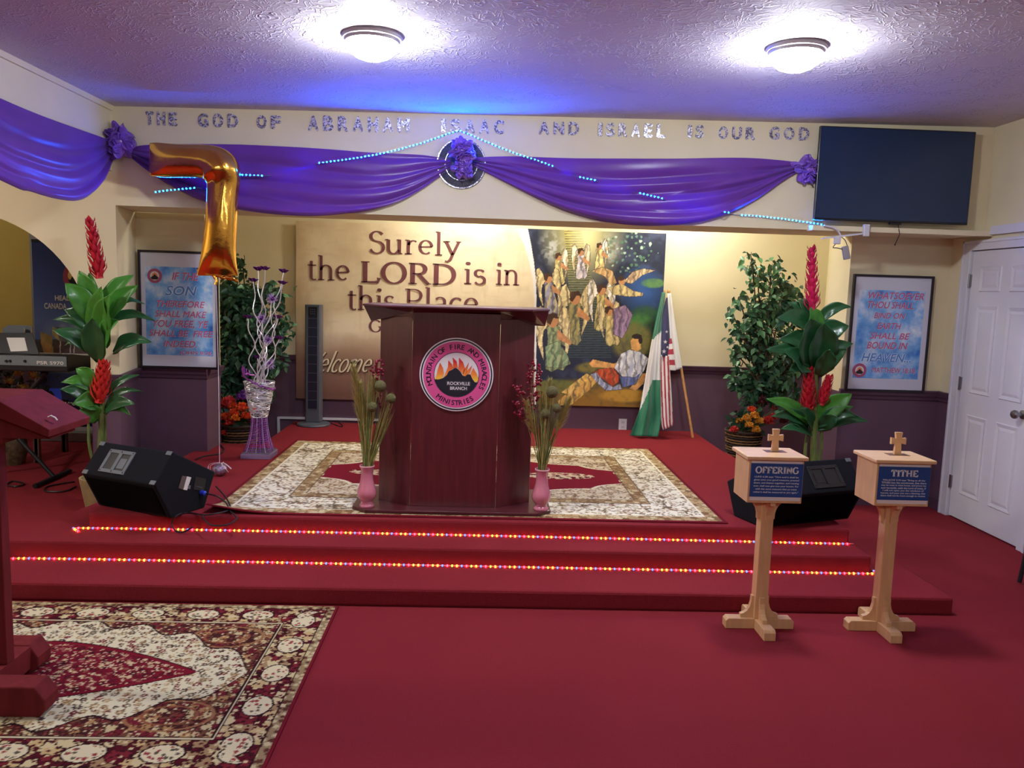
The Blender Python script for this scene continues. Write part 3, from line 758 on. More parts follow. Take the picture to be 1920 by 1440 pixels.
def bouquet(c, label, left, rnd):
    t_ = thing('dried_bouquet', label, 'dried flowers', c, 'dried grass bouquets in the pink vases')
    def at(px, py, dy=0.0): return PY(px, py, c.y + dy)
    base = c + V(0, 0, .20)
    m = MB()
    for i in range(75):
        th = rnd.uniform(0, 6.283); r0 = rnd.uniform(0, .022)
        if left: tx = rnd.choice([rnd.uniform(662, 705), rnd.uniform(690, 742)]); ty = 700 + abs(tx-690)*.9 + rnd.uniform(-15, 50)
        else: tx = rnd.choice([rnd.uniform(985, 1040), rnd.uniform(1010, 1068)]); ty = 735 + abs(tx-1025)*.5 + rnd.uniform(-20, 55)
        p1 = at(tx, ty, rnd.uniform(-.06, .09))
        blade(m, base + V(r0*math.cos(th), r0*math.sin(th), 0), p1, rnd.uniform(.0016, .0032), 1 if (i % 4 == 0) else 0, rnd.uniform(-.01, .03))
    m.build('grass_stems', [stemm, stemg], t_)
    pls = [((690,860),(664,694),.042),((690,845),(676,722),.03),((695,850),(701,712),.032),((700,850),(728,770),.014)] if left else [((1012,855),(988,758),.034),((1018,850),(1030,716),.03),((1026,850),(1066,752),.036),((1020,850),(1012,735),.02)]
    for a, b_, w in pls:
        m = MB(); p = at(*b_); q = at(*a); st = p + (q - p)*.62; plume(m, st, p, w, 620, rnd); m.build('plume', plumem, t_)
    bls = [(713,724,11),(698,763,9.5),(733,747,9.5)] if left else [(1035,735,11.5),(1044,765,9),(1023,776,9.5)]
    for x, y_, r in bls:
        m = MB(); q = at(x, y_, -.03); m.ball(q, r*c.y/F, 18, 12)
        m.v = [tuple(q + (Vector(p)-q)*(1 + .06*noise.noise(Vector(p)*180))) for p in m.v]
        m.tube([q - V(0,0,r*c.y/F*.9), base], .002, 5); m.build('ball_flower', ballm, t_)
    spr = [[(706,676),(712,700),(708,730),(712,775)],[(702,690),(704,705),(716,740)]] if left else [[(1000,678),(994,700),(998,740),(1004,800)],[(1010,690),(1008,720),(1006,760)],[(964,725),(975,735),(985,760),(1000,810)],[(968,760),(976,775),(990,800)]]
    for sp_ in spr:
        m = MB(); pts = [at(*q, .02) for q in sp_] + [base]; m.tube(pts, .0018, 5, 1)
        for i in range(30 if not left else 24):
            k_ = rnd.random()*(len(sp_)-1.2); i0 = int(k_); f_ = k_ - i0
            q = pts[i0]*(1-f_) + pts[min(i0+1, len(pts)-1)]*f_ + V(rnd.uniform(-.024,.024), rnd.uniform(-.03,.02), rnd.uniform(-.02,.03))
            m.ball(q, rnd.uniform(.0075, .0105), 8, 6, 0)
        m.build('berry_sprig', [berrym, stemm], t_)
rnd = random.Random(3)
vl = V(PZ(687, 950, zb+.02).x, 4.655, zb+.0205); vr = V(PZ(1013.5, 953, zb+.02).x, 4.665, zb+.0205)
vase(vl, 'pink ceramic vase on the podium base, left of the podium'); vase(vr, 'pink ceramic vase on the podium base, right of the podium')
bouquet(vl, 'dried grass bouquet with tall pale plume, in the vase left of the podium', True, rnd)
bouquet(vr, 'dried grass bouquet with many red berries, in the vase right of the podium', False, rnd)

# ------------------------------------------------------------------ floor monitor speakers
blackc = mat('black_speaker_carpet', C(20, 21, 27), .9, bump=.3, bscale=300, spec=.2); gril = mat('black_speaker_grille', C(9, 9, 12), .95, spec=.05); plas = mat('grey_plastic', C(92, 98, 106), .45); dkpl = mat('black_plastic', C(22, 22, 26), .4); silver = mat('silver_metal', C(150, 152, 156), .35, .8); paper = mat('white_label', C(222, 220, 216), .6); brownl = mat('brown_label', C(92, 78, 74), .6); bluep = mat('blue_plug', C(40, 60, 190), .4)
def PP(x, y_, p0, n):
    d = ray(x, y_); o = V(0, 0, H); t = (Vector(p0) - o).dot(n) / d.dot(n)
    return o + d*t
B2 = V(-1.71, 4.427, ZS); B1 = V(-2.218, 4.667, ZS); B3 = V(-1.597, 4.657, ZS)
axv = (B1 - B2).normalized(); dv = V(0,0,1).cross(axv); dv = dv if dv.dot(B3 - B2) > 0 else -dv
prof = [(0, 0), ((B3 - B2).dot(dv), 0)] + [((q := PP(x, y_, B2, axv)) - B2).dot(dv) and ((q - B2).dot(dv), q.z - ZS) for x, y_ in ((404, 885), (325, 847), (290, 910))]
SL = (B1 - B2).length
def speaker(o, ax, d, label, detail, SL=SL):
    """wedge: five sided end profile prof in the (d, up) plane swept along ax"""
    t_ = thing('floor_speaker', label, 'speaker', o, 'black wedge floor speakers')
    P = lambda s, z, l: o + d*s + V(0,0,z) + ax*l
    m = MB(); pf = [P(s, z, 0) for s, z in prof]; m.prism(pf, ax*SL); cab = m.build('cabinet', blackc, t_, smooth=False, bevel=.008)
    # grille on the sloping face
    (s0, z0), (s1, z1) = prof[0], prof[4]
    nrm = (V(0,0,1)*(s0-s1) + d*(z1-z0)); nrm = -nrm.normalized() if nrm.dot(d) > 0 else nrm.normalized()
    m = MB(); a, b_, c_, e_ = P(s0*.9+s1*.1, z0*.9+z1*.1, .03), P(s0*.9+s1*.1, z0*.9+z1*.1, SL-.03), P(s0*.1+s1*.9, z0*.1+z1*.9, SL-.03), P(s0*.1+s1*.9, z0*.1+z1*.9, .03)
    m.hexa([a, b_, c_, e_] + [q + nrm*.005 for q in (a, b_, c_, e_)]); m.build('grille', gril, t_, smooth=False)
    # handle dish on the face between profile points 4 and 3
    (s0, z0), (s1, z1) = prof[4], prof[3]
    T = lambda f_, l: P(s0 + (s1-s0)*f_, z0 + (z1-z0)*f_, l)
    fu = (T(1, 0) - T(0, 0)).normalized(); nn = ax.cross(fu); nn = nn if nn.z > 0 else -nn
    hl0, hl1, f0, f1 = SL*.45, SL*.80, .13, .82
    def slabq(m, f_a, f_b, la, lb, h0, h1, mi=0):
        q = [T(f_a, la), T(f_a, lb), T(f_b, lb), T(f_b, la)]; m.hexa([p + nn*h0 for p in q] + [p + nn*h1 for p in q], mi)
    m = MB(); w = .022; wf = w / (T(1,0)-T(0,0)).length
    slabq(m, f0, f0+wf, hl0, hl1, -.002, .006); slabq(m, f1-wf, f1, hl0, hl1, -.002, .006); slabq(m, f0+wf, f1-wf, hl0, hl0+w, -.002, .006); slabq(m, f0+wf, f1-wf, hl1-w, hl1, -.002, .006)
    hd = m.build('handle', plas if detail else dkpl, t_, smooth=False, bevel=.002)
    m = MB(); slabq(m, f0+wf, f1-wf, hl0+w, hl1-w, .0003, .001); m.build('recess', dkpl, hd, smooth=False)
    m = MB(); slabq(m, f0+wf, f1-wf, (hl0+hl1)/2 - .012, (hl0+hl1)/2 + .012, .001, .007); slabq(m, f0+wf*1.6, f1-wf*2.2, hl0+w*1.4, (hl0+hl1)/2-.016, .001, .003); m.build('grip', plas if detail else dkpl, hd, smooth=False)
    for f_ in (f0+wf/2, f1-wf/2):
        for l in (hl0+w/2, hl1-w/2, (hl0+hl1)/2):
            m = MB(); m.ball(T(f_, l) + nn*.006, .004, 8, 5); m.build('screw', dkpl, hd)
    for f_, l in ((.06, .022), (.94, .022), (.06, SL-.022), (.94, SL-.022)):
        m = MB(); slabq(m, f_-.06, f_+.06, l-.02, l+.02, 0, .004); q = T(f_, 0); 
        m.build('corner_guard', plas, t_, smooth=False, bevel=.002)
    if detail:
        Eo = -ax*.0012
        def Q(x, y_): return PP(x, y_, o, ax) + Eo
        m = MB()
        for mi, qd in ((0, [(341,892),(349,893),(342,918),(334,915)]), (1, [(350,893),(358,895),(350,919),(343,918)]), (2, [(352,910),(357,910),(356,917),(351,916)]), (3, [(366,893),(386,898),(381,921),(362,918)])):
            pts = [Q(*c_) for c_ in qd]; m.hexa(pts + [p - ax*.002 for p in pts], mi)
        jp = m.build('jack_plate', [brownl, paper, plas, dkpl], t_, smooth=False)
        m = MB(); q = Q(376.5, 924); m.lathe([(.014,0),(.016,.004),(.014,.03),(.007,.036)], q, 16, axis=-ax); m.build('blue_plug', bluep, jp)
        m = MB()
        for i in range(5): m.ball(Q(367+i*2.6, 911.5+i*.6) - ax*.003, .0028, 6, 4)
        m.build('terminals', silver, jp)
    return t_
speaker(B2, axv, dv, 'black wedge floor speaker with handle, on the left of the stage trailing a cable', True)
oR = V(1.66, 4.475, ZS); axR = V(.94, .342, 0).normalized(); dR = V(-axR.y, axR.x, 0)
speaker(oR, axR, dR, 'black wedge floor speaker on the right of the stage behind the offering stand', False, .66)
cabm = mat('black_cable', C(24, 20, 26), .5)
def pxpath(pts, z): return [PZ(x, y_, z) for x, y_ in pts]
def smoothp(pts, n=8):
    out = []; k = len(pts)
    for i in range(k-1):
        p0, p1, p2, p3 = pts[max(i-1,0)], pts[i], pts[i+1], pts[min(i+2,k-1)]
        for j in range(n):
            t = j/n; out.append(.5*((2*p1) + (p2-p0)*t + (2*p0-5*p1+4*p2-p3)*t*t + (3*p1-p0-3*p2+p3)*t**3))
    out.append(pts[-1]); return out
m = MB()
a = PP(377, 924, B2, axv) - axv*.035
pts = [a, a - axv*.03 + V(0,0,.0)] + [PZ(x, y_, z) for x, y_, z in ((408,931,.36),(423,942,.32),(432,958,ZS+.018),(440,966,ZS+.02),(443,974,ZS+.02),(425,984,Z2+.095),(395,984,Z2+.09),(380,968,ZS+.008),(400,964,ZS+.02),(430,955,ZS+.02),(425,935,ZS+.03),(405,912,ZS+.05))]
m.tube(smoothp(pts), .0045, 8)
pts = [PZ(x, y_, z) for x, y_, z in ((382,966,ZS+.006),(350,961,ZS+.006),(330,968,ZS+.006),(322,982,Z2+.05),(330,996,Z2+.012),(345,997,Z2+.012),(362,988,Z2+.05))]
m.tube(smoothp(pts), .0045, 8)
tag(m.build('speaker_cable', cabm), 'black looped cable from the left floor speaker over the stage edge', 'cable')
m = MB(); m.tube(smoothp([PZ(x, y_, ZS+.006) for x, y_ in ((366,862),(380,856),(398,853),(414,850),(420,843),(416,837),(412,834))]), .005, 8)
tag(m.build('power_cable', cabm), 'black power cable on the carpet beside the left poster pier', 'cable')

# ------------------------------------------------------------------ offering stands
maple = mat('pale_maple', C(222, 178, 128), .45, var=.08, vscale=6, stretch=(6, 6, 1), coat=.1); maple2 = mat('pale_maple_top', C(228, 186, 138), .4, var=.07, vscale=5, stretch=(1, 7, 7), coat=.15)
bluep2 = mat('blue_sign_card', C(30, 72, 142), .5); wpap = mat('white_sign_card', C(232, 226, 222), .55); wtxt = mat('white_print', C(226, 230, 234), .6)
def offering_stand(c, title, lines, label, crx):
    c = Vector(c)
    t_ = thing('offering_stand', label, 'offering box', c, 'wooden offering box stands')
    P = lambda x, y_, z: c + V(x, y_, z)
    def arm(dx, dy):
        m = MB(); w = .028; L = .168; h = .05
        d_ = V(dx, dy, 0); n_ = V(-dy, dx, 0)
        pr = [(.0 if dx else .029, 0), (L, 0), (L, h-.012), (L-.012, h), (.0 if dx else .029, h)]
        m.prism([c + d_*a + V(0,0,b_) - n_*w for a, b_ in pr], n_*(2*w)); m.build('foot', maple, t_, smooth=False, bevel=.002)
    for d_ in ((1,0),(-1,0),(0,1),(0,-1)): arm(*d_)
    m = MB(); m.box(c.x-.031, c.x+.031, c.y-.031, c.y+.031, .0502, .648); m.build('post', maple, t_, smooth=False, bevel=.003)
    def brk(dx, dy, up):
        d_ = V(dx, dy, 0); n_ = V(-dy, dx, 0); w = .012
        pr = [(.031, 0), (.092, 0), (.092, .018)] + [(.092 - .05*math.sin(math.radians(a)), .018 + .075*(1-math.cos(math.radians(a)))) for a in (20, 40, 60, 80)] + [(.042, .11), (.031, .11)]
        z = (lambda q: .0505 + q) if up else (lambda q: .6475 - q*.92)
        m = MB(); m.prism([c + d_*a + V(0,0,z(b_)) - n_*w for a, b_ in pr], n_*(2*w)); m.build('bracket', maple, t_, smooth=False)
    for d_ in ((1,0),(-1,0),(0,1),(0,-1)): brk(*d_, True); brk(*d_, False)
    m = MB(); m.box(c.x-.13, c.x+.13, c.y-.1, c.y+.1, .648, .855); bx_ = m.build('box', maple, t_, smooth=False, bevel=.002)
    m = MB(); m.box(c.x-.147, c.x+.143, c.y-.122, c.y+.115, .8555, .873); ld = m.build('lid', maple2, t_, smooth=False, bevel=.004)
    m = MB(); m.box(c.x+crx-.05, c.x+crx+.05, c.y-.015, c.y+.045, .8732, .8742); m.build('coin_slot', mat('slot_shadow', C(120, 84, 56), .6), ld, smooth=False)
    # standing cross with flared arms
    zc_ = .874; X_ = c.x + crx; yy = c.y + .008
    cp = [(-.017,0),(.017,0),(.013,.055),(.036,.05),(.036,.082),(.013,.078),(.017,.108),(-.017,.108),(-.013,.078),(-.036,.082),(-.036,.05),(-.013,.055)]
    m = MB(); vs_ = [(X_+a, yy, zc_+b_) for a, b_ in cp] + [(X_+a, yy+.016, zc_+b_) for a, b_ in cp]; n = 12
    m.add(vs_, [(0,1,2,11),(11,2,5,8),(2,3,4,5),(8,9,10,11),(8,5,6,7)] + [tuple(12+i for i in f_[::-1]) for f_ in [(0,1,2,11),(11,2,5,8),(2,3,4,5),(8,9,10,11),(8,5,6,7)]] + [(i, 12+i, 12+(i+1) % n, (i+1) % n) for i in range(n)])
    m.build('cross', maple, t_, smooth=False)
    yf = c.y - .1
    m = MB(); m.box(c.x-.118, c.x+.122, yf-.0018, yf-.0004, .660, .848, 0); m.box(c.x-.121, c.x+.127, yf-.0032, yf-.0019, .678, .838, 1); sg = m.build('sign', [wpap, bluep2], t_, smooth=False)
    m = MB()
    w_ = .205 if title == 'OFFERING' else .13
    pen_fit(m, title, (c.x + .003 - w_/2, yf-.004, .792), w_, .036*1.2, .2, .1, serif=.09, gap=.02)
    n = len(lines); z_ = .768; st = .0875/n
    for i, ln in enumerate(lines):
        w_ = min(.215, len(ln)*.0058); text_fit(m, ln, (c.x+.003-w_/2, yf-.004, z_ - i*st), w_, .0105, bold=.025)
    m.build('lettering', wtxt, sg, smooth=False)
    return t_
offering_stand((1.395, 3.722, 0), 'OFFERING', ['LUKE 6:38 says "Give and it shall be', 'given unto you; good measure, pressed', 'down, and shaken together, and running', 'over, shall men give into your bosom. For', 'with the same measure that ye mete', 'withal it shall be measured to you again."'], 'pale wooden box on a stand with the blue OFFERING card', .03)
offering_stand((2.0, 3.715, 0), 'TITHE', ['MALACHI 3:10 says "Bring ye all the', 'TITHES into the storehouse, that there', 'may be meat in mine house, and prove me', 'now herewith, saith the Lord of hosts, if', 'I will not open you the windows of', 'heaven, and pour you out a blessing, that', 'there shall not be room enough to receive'], 'pale wooden box on a stand with the blue TITHE card', .022)

# ------------------------------------------------------------------ rope lights along the steps
RC = [((1.0, .02, .045), 'red'), ((.30, .62, .06), 'green'), ((1.0, .20, .02), 'amber'), ((.08, .16, .8), 'blue')]
ropem = [emat('rope_bulb_' + nm, c_, ROPE_STRENGTH * (.6 if nm in ('blue', 'green') else 2.6)) for c_, nm in RC]
ropec = mat('rope_tube', C(206, 130, 130), .25, trans=.5)
def rope(path, label):
    pts = smoothp(path, 6); L = [0.0]
    for a, b_ in zip(pts, pts[1:]): L.append(L[-1] + (b_-a).length)
    mid = pts[len(pts)//2]
    t_ = thing('rope_light', label, 'rope light', mid - V(0,0,.008), 'rope lights on the stage steps')
    m = MB(); m.tube(pts, .0048, 8); m.build('tube', ropec, t_)
    sp = .0262; n = int(L[-1]/sp); bulbs = []
    for i in range(n):
        s = (i+.5)*sp; k = next(j for j in range(len(L)-1) if L[j+1] >= s); f_ = (s-L[k])/(L[k+1]-L[k]); p = pts[k]*(1-f_)+pts[k+1]*f_
        d_ = (pts[k+1]-pts[k]).normalized(); bulbs.append((i, p, d_))
    order = sorted(bulbs, key=lambda q: (q[1]-V(0,0,H)).length); near = set(q[0] for q in order[:100])
    rest = MB()
    for i, p, d_ in bulbs:
        m = MB() if i in near else rest
        m.tube([p-d_*.0062, p-d_*.003, p+d_*.003, p+d_*.0062], [.003, .0062, .0062, .003], 6, 0 if i in near else i % 4)
        if i in near: m.build('bulb', ropem[i % 4], t_)
    tag(rest.build('bulbs', ropem, t_), kind='stuff')
zr = Z2 + .0065
rope([V(-2.2,4.40,zr), V(-2.235,4.435,zr), V(-2.2,4.47,zr), V(-1.5,4.478,zr), V(0,4.474,zr), V(1.2,4.462,zr), V(2.2,4.45,zr)], 'string of coloured rope lights along the upper step')
zr = Z1 + .0065
rope([V(-2.47,4.215,zr), V(-2.3,4.225,zr), V(-1.5,4.228,zr), V(0,4.225,zr), V(1.2,4.22,zr), V(2.19,4.22,zr), V(2.225,4.235,zr+.004), V(2.232,4.27,zr+.006)], 'string of coloured rope lights along the lower step')
# ------------------------------------------------------------------ header: swags, rosettes, letters, emblem, LED strip
satin = mat('purple_satin', C(136, 76, 190), .3, var=.1, vscale=6, sheen=.3, trans=.45, spec=.6)
satin2 = mat('purple_satin_knot', C(120, 74, 184), .26, var=.12, vscale=12, sheen=.2, spec=.6)
def interp(poly, n=80):
    P = [Vector((a, b_, 0)) for a, b_ in poly]; P = smoothp(P, 6)
    L = [0.0]
    for a, b_ in zip(P, P[1:]): L.append(L[-1] + (b_-a).length)
    def f(s):
        q = s*L[-1]; k = 0
        while k < len(L)-2 and L[k+1] < q: k += 1
        return P[k] + (P[k+1]-P[k])*((q-L[k])/max(1e-9, L[k+1]-L[k]))
    return f
def swag(name, label, top, bot, place, out, nf, seed, depth=.055, root=None):
    ft, fb = interp(top), interp(bot)
    t_ = thing(name, label, 'swag', root, 'purple satin swags')
    m = MB()
    def fn(s, t):
        a, b_ = ft(s), fb(s)
        g = math.sin(math.pi*min(1, max(0, s)))
        q = a + (b_-a)*(t + .018*math.sin(t*math.pi)*math.sin(s*9+seed))
        ph = 2*math.pi*(nf*(t**1.25)) + 1.2*math.sin(s*4+seed) + 3.2*noise.noise((s*2.2, t*2.2, seed))
        amp = (.008 + .026*g**.7) * (.15 + 1.9*abs(noise.noise((s*1.7+seed, t*2.6, 3.1)))) * (.35 + .65*min(1, t*3))
        fine = .004*math.sin(ph*2.7+seed)*g
        o = .014 + depth*g*(.25 + .75*t) + amp*(math.sin(ph) + .2*math.sin(2*ph+1))
        if t > .96: o -= (t-.96)*.6*g
        return place(q.x, q.y) + out*max(.004, o)
    m.grid(110, 90, fn); m.build('cloth', satin, t_, solid=.0015)
    return t_
OUTY = V(0, -1, 0); OUTX = V(1, 0, 0)
pl_h = lambda x, y_: PY(x, y_, HY)
swag('purple_swag', 'purple satin swag on the header, left one behind the gold balloon', [(243,278),(290,272),(430,272),(530,276),(620,281),(700,287),(790,291),(845,300)], [(243,292),(272,316),(315,345),(380,377),(445,393),(520,403),(600,406),(680,397),(740,382),(790,356),(845,316)], pl_h, OUTY, 3.4, 1.3, root=PY(600, 340, HY))
swag('purple_swag', 'purple satin swag on the header, right one reaching the dark screen', [(888,296),(960,294),(1080,298),(1250,299),(1400,297),(1508,306)], [(888,312),(960,349),(1040,388),(1100,408),(1160,420),(1230,424),(1300,418),(1360,402),(1420,372),(1470,338),(1508,316)], pl_h, OUTY, 3.4, 4.7, root=PY(1230, 350, HY))
pl_x = lambda x, y_: PX(x, y_, -2.56)
swag('purple_swag', 'purple satin swag on the side beam above the arch', [(-420,-10),(-200,98),(0,187),(60,212),(120,234),(212,266)], [(-420,60),(-200,240),(0,345),(40,358),(85,371),(130,376),(160,365),(190,336),(213,286)], pl_x, OUTX, 3.6, 8.2, .05, root=PX(60, 280, -2.56))
def rosette(c, R, label, seed):
    rn = random.Random(seed)
    t_ = thing('fabric_rosette', label, 'rosette', c, 'purple fabric rosettes')
    out = V(0, -1, 0)
    m = MB()
    m.ball(c + out*R*.35, R*.55, 12, 8); m.build('core', satin2, t_)
    for k in range(20):
        a = k*2.399 + rn.uniform(-.3, .3); rr = R*(.12 + .62*math.sqrt(k/20))
        d = (V(1,0,0)*math.cos(a) + V(0,0,1)*math.sin(a)); pc = c + d*rr + out*(R*(.75 - .45*(rr/R)**2))
        nrm = (d*(.3 + .9*rr/R) + out*.8).normalized(); tx = nrm.cross(V(.3,.2,1)).normalized(); ty = nrm.cross(tx)
        pr = R*rn.uniform(.36, .52); w1, w2 = rn.uniform(0, 6), rn.uniform(2, 4)
        m = MB()
        def fn(u, v, pc=pc, tx=tx, ty=ty, nrm=nrm, pr=pr, w1=w1, w2=w2):
            th = u*2*math.pi; q = v
            r_ = pr*q*(1 + .22*math.sin(3*th+w1))
            return pc + tx*(r_*math.cos(th)) + ty*(r_*math.sin(th)*.8) + nrm*(pr*(.5*q*q*math.sin(2*th+w1) + .16*q*math.sin(4*th+w2) - .35*(1-q)))
        m.grid(28, 7, fn, closeu=True); m.build('ruffle', satin2, t_, ang=180, solid=.002)
rosette(PY(228, 268, HY-.02), .122, 'crumpled purple fabric rosette in the corner left of the gold balloon', 1)
rosette(PY(868, 286, HY-.055), .094, 'crumpled purple fabric rosette at the middle of the header over the round emblem, upper bunch', 2)
rosette(PY(868, 319, HY-.055), .07, 'crumpled purple fabric rosette at the middle of the header over the round emblem, lower bunch', 5)
rosette(PY(1511, 320, HY+.0), .104, 'crumpled purple fabric rosette beside the left edge of the dark screen', 3)
# round glittering emblem behind the middle rosette
glit = bpy.data.materials.new('silver_glitter'); glit.use_nodes = True
nt = glit.node_tree; b = nt.nodes['Principled BSDF']; b.inputs['Metallic'].default_value = .5; b.inputs['Roughness'].default_value = .28
tc = nt.nodes.new('ShaderNodeTexCoord'); vo = nt.nodes.new('ShaderNodeTexVoronoi'); vo.inputs['Scale'].default_value = 130
nt.links.new(tc.outputs['Object'], vo.inputs['Vector'])
mr = nt.nodes.new('ShaderNodeSeparateColor'); nt.links.new(vo.outputs['Color'], mr.inputs[0])
cr = nt.nodes.new('ShaderNodeValToRGB'); nt.links.new(mr.outputs[0], cr.inputs[0])
cr.color_ramp.elements[0].color = C(112, 106, 124); cr.color_ramp.elements[1].color = C(240, 238, 244); cr.color_ramp.elements[0].position = .25; cr.color_ramp.elements[1].position = .8
nt.links.new(cr.outputs[0], b.inputs['Base Color'])
bp = nt.nodes.new('ShaderNodeBump'); bp.inputs['Strength'].default_value = .8; bp.inputs['Distance'].default_value = .004; nt.links.new(mr.outputs[1], bp.inputs['Height']); nt.links.new(bp.outputs[0], b.inputs['Normal'])
dglit = mat('dark_glitter', C(82, 80, 92), .35, .7, var=.5, vscale=160, bump=.6, bscale=200)
hc = PY(865, 307, HY-.012); hr = .172
t_ = thing('round_emblem', 'round dark silver glitter emblem behind the middle rosette of the header', 'emblem', hc)
m = MB(); m.lathe([(hr,0),(hr,.01),(hr-.004,.012)], hc + V(0,.012,0), 60, axis=(0,-1,0)); m.build('disc', dglit, t_)
m = MB(); disc(m, hc, hr*.94, hr*.99, HY-.0135, 0); disc(m, hc, hr*.64, hr*.67, HY-.0135, 0); m.build('ring', glit, t_, smooth=False)
m = MB(); q = (hc.x, HY-.0145, hc.z); text_arc(m, 'MOUNTAIN OF FIRE AND MIRACLES', q, .80*hr, 199, -19, .034, bold=.02); text_arc(m, 'MINISTRIES', q, .80*hr, 230, 310, .034, flip=True, bold=.02); m.build('lettering', mat('dark_lettering', C(36, 34, 52), .5), t_, smooth=False)
# glitter letters, each one a letter cut-out stuck on the header
ORD = ['first', 'second', 'third', 'fourth', 'fifth', 'sixth', 'seventh']
words = [('THE', 274, 333, 235, 24, 'first word'), ('GOD', 372, 447, 238, 24, 'second word'), ('OF', 482, 527, 241, 23.5, 'third word'), ('ABRAHAM', 578, 768, 245, 27, 'fourth word'), ('ISAAC', 827, 945, 249, 25, 'fifth word'), ('AND', 1010, 1085, 252, 23.5, 'sixth word'), ('ISRAEL', 1121, 1247, 256, 25, 'seventh word'), ('IS', 1289, 1319, 259, 24, 'eighth word'), ('OUR', 1346, 1415, 261, 23, 'ninth word'), ('GOD', 1441, 1516, 262, 23.5, 'last word')]
for wd, xa_, xb2, yb, ht, wl in words:
    rel = [{'I': .45, 'M': 1.15}.get(ch, 1.0) for ch in wd]; gapf = .42; tot = sum(rel) + gapf*(len(wd)-1); un = (xb2-xa_)/tot; xx = xa_
    for i, ch in enumerate(wd):
        w_ = rel[i]*un; p0 = PY(xx, yb + (xx-xa_)*.024, HY-.001); p1 = PY(xx + w_, yb + (xx-xa_)*.024, HY-.001); hgt = ht*HY/F
        m = MB(); text_fit(m, ch, p0 + V(0, -.004, 0), (p1.x-p0.x), hgt, bold=.045, depth=.008)
        p_ = 'the letter'
        wq = wd if wd != 'GOD' else ('GOD after THE' if xa_ < 900 else 'GOD beside the screen')
        lab = 'silver glitter letter %s, %s letter of the header word %s' % (ch, ORD[i], wq)
        o = m.build('glitter_letter', glit, smooth=False); tag(o, lab, 'letter', 'glitter letters of the header text')
        xx += w_ + gapf*un
# LED strip
ledm = emat('lit_cyan_led', (.0002, .10, 1.0), LED_STRENGTH); stripm = mat('led_strip_tape', C(120, 130, 170), .4)
segs = [[(298,363,.075,1),(330,359,.075,1),(375,355,.075,1)], [(390,350,.009,0),(440,334,.009,0)], [(452,331,.085,1),(500,333,.085,1)], [(530,325,.009,0),(590,312,.009,0)], [(600,309,.07,1),(660,301,.065,1),(720,290,.055,1),(790,270,.022,1),(853,248,.015,1),(872,250,.015,1),(905,264,.015,1),(960,287,.03,1),(1000,301,.05,1),(1036,315,.07,1)], [(1055,322,.009,0),(1070,328,.009,0)], [(1082,335,.085,1),(1112,341,.085,1)], [(1130,347,.009,0),(1180,360,.009,0)], [(1192,365,.1,1),(1235,375,.1,1)], [(1260,381,.009,0),(1335,397,.009,0)], [(1348,400,.1,1),(1358,401,.1,1)], [(1370,402,.009,0)], [(1386,404,.02,1),(1420,406,.02,1),(1480,413,.02,1),(1543,422,.02,1)]]
t_ = thing('led_strip', 'blue lit LED strip zigzagging over and behind the purple swags', 'LED strip', PY(860, 250, HY))
pts = [PY(x, y_, HY) + V(0, -o, 0) for sg_ in segs for x, y_, o, k in sg_]
pts = smoothp(pts, 4)
m = MB(); m.tube(pts, .0042, 6, squash=.5); m.build('tape', stripm, t_)
leds = []
for sg_ in segs:
    if not sg_[0][3]: continue
    P = smoothp([PY(x, y_, HY) + V(0, -o-.004, 0) for x, y_, o, k in sg_], 6); acc = 0.0; nxt = .01
    for a, b_ in zip(P, P[1:]):
        L = (b_-a).length
        while nxt <= acc + L:
            leds.append((a + (b_-a)*((nxt-acc)/L), (b_-a).normalized())); nxt += .0262
        acc += L
rest = MB()
def led_box(m, p, a, b_):
    """a small chip: only its outward face is lit"""
    k0 = len(m.mi); m.obox(p, a, V(0,.003,0), b_)
    for q in range(6): m.mi[k0+q] = 0 if q == 2 else 1
for i, (p, d_) in enumerate(leds):
    m = MB() if i < 100 else rest
    u_ = d_.cross(V(0,-1,0)).normalized()
    led_box(m, p, d_*.0036, u_*.0036)
    if i < 100: m.build('led', [ledm, stripm], t_, smooth=False)
# a few LEDs glow on behind the cloth, where the strip runs under it
for sg_ in segs:
    if sg_[0][3] or len(sg_) < 2: continue
    a = PY(sg_[0][0], sg_[0][1], HY); b_ = PY(sg_[1][0], sg_[1][1], HY); n = int((b_-a).length/.0262)
    for i in range(n):
        p = a + (b_-a)*((i+.5)/n) + V(0,-.014,0); led_box(rest, p, (.0036,0,0), (0,0,.0036))
tag(rest.build('leds', [ledm, stripm], t_, smooth=False), kind='stuff')

# ------------------------------------------------------------------ gold foil balloon
gold_f = mat('gold_foil', C(250, 190, 84), .16, 1.0, var=.1, vscale=8, bump=.12, bscale=26)
BY = 5.42; k_ = BY/F
bal = thing('number_balloon', 'gold foil balloon shaped like a 7, hanging before the left header', 'balloon', PZ(412, 892, ZS))
path = [(281,298,30,.08),(284,298,31,.25),(292,299,32.5,.5),(310,301,32.5,.75),(340,302,31,.85),(375,302,31,.9),(396,305,34,.92),(409,312,38,.92),(417,325,37,.9),(419,340,31,.82),(418,356,29,.85),(416,385,29,.92),(415,420,29.5,.92),(412,450,30,.85),(410,475,32,.72),(409,492,34.5,.5),(408.5,505,37,.28),(408,513,38.5,.1),(408,517,38.5,.05)]
P = [PY(x, y_, BY) for x, y_, w, d in path]; dirs = []
for i in range(len(path)):
    a, b_ = path[max(0,i-1)], path[min(len(path)-1,i+1)]; t2 = Vector((b_[0]-a[0], b_[1]-a[1])).normalized(); dirs.append(t2)
m = MB(); NS = 28
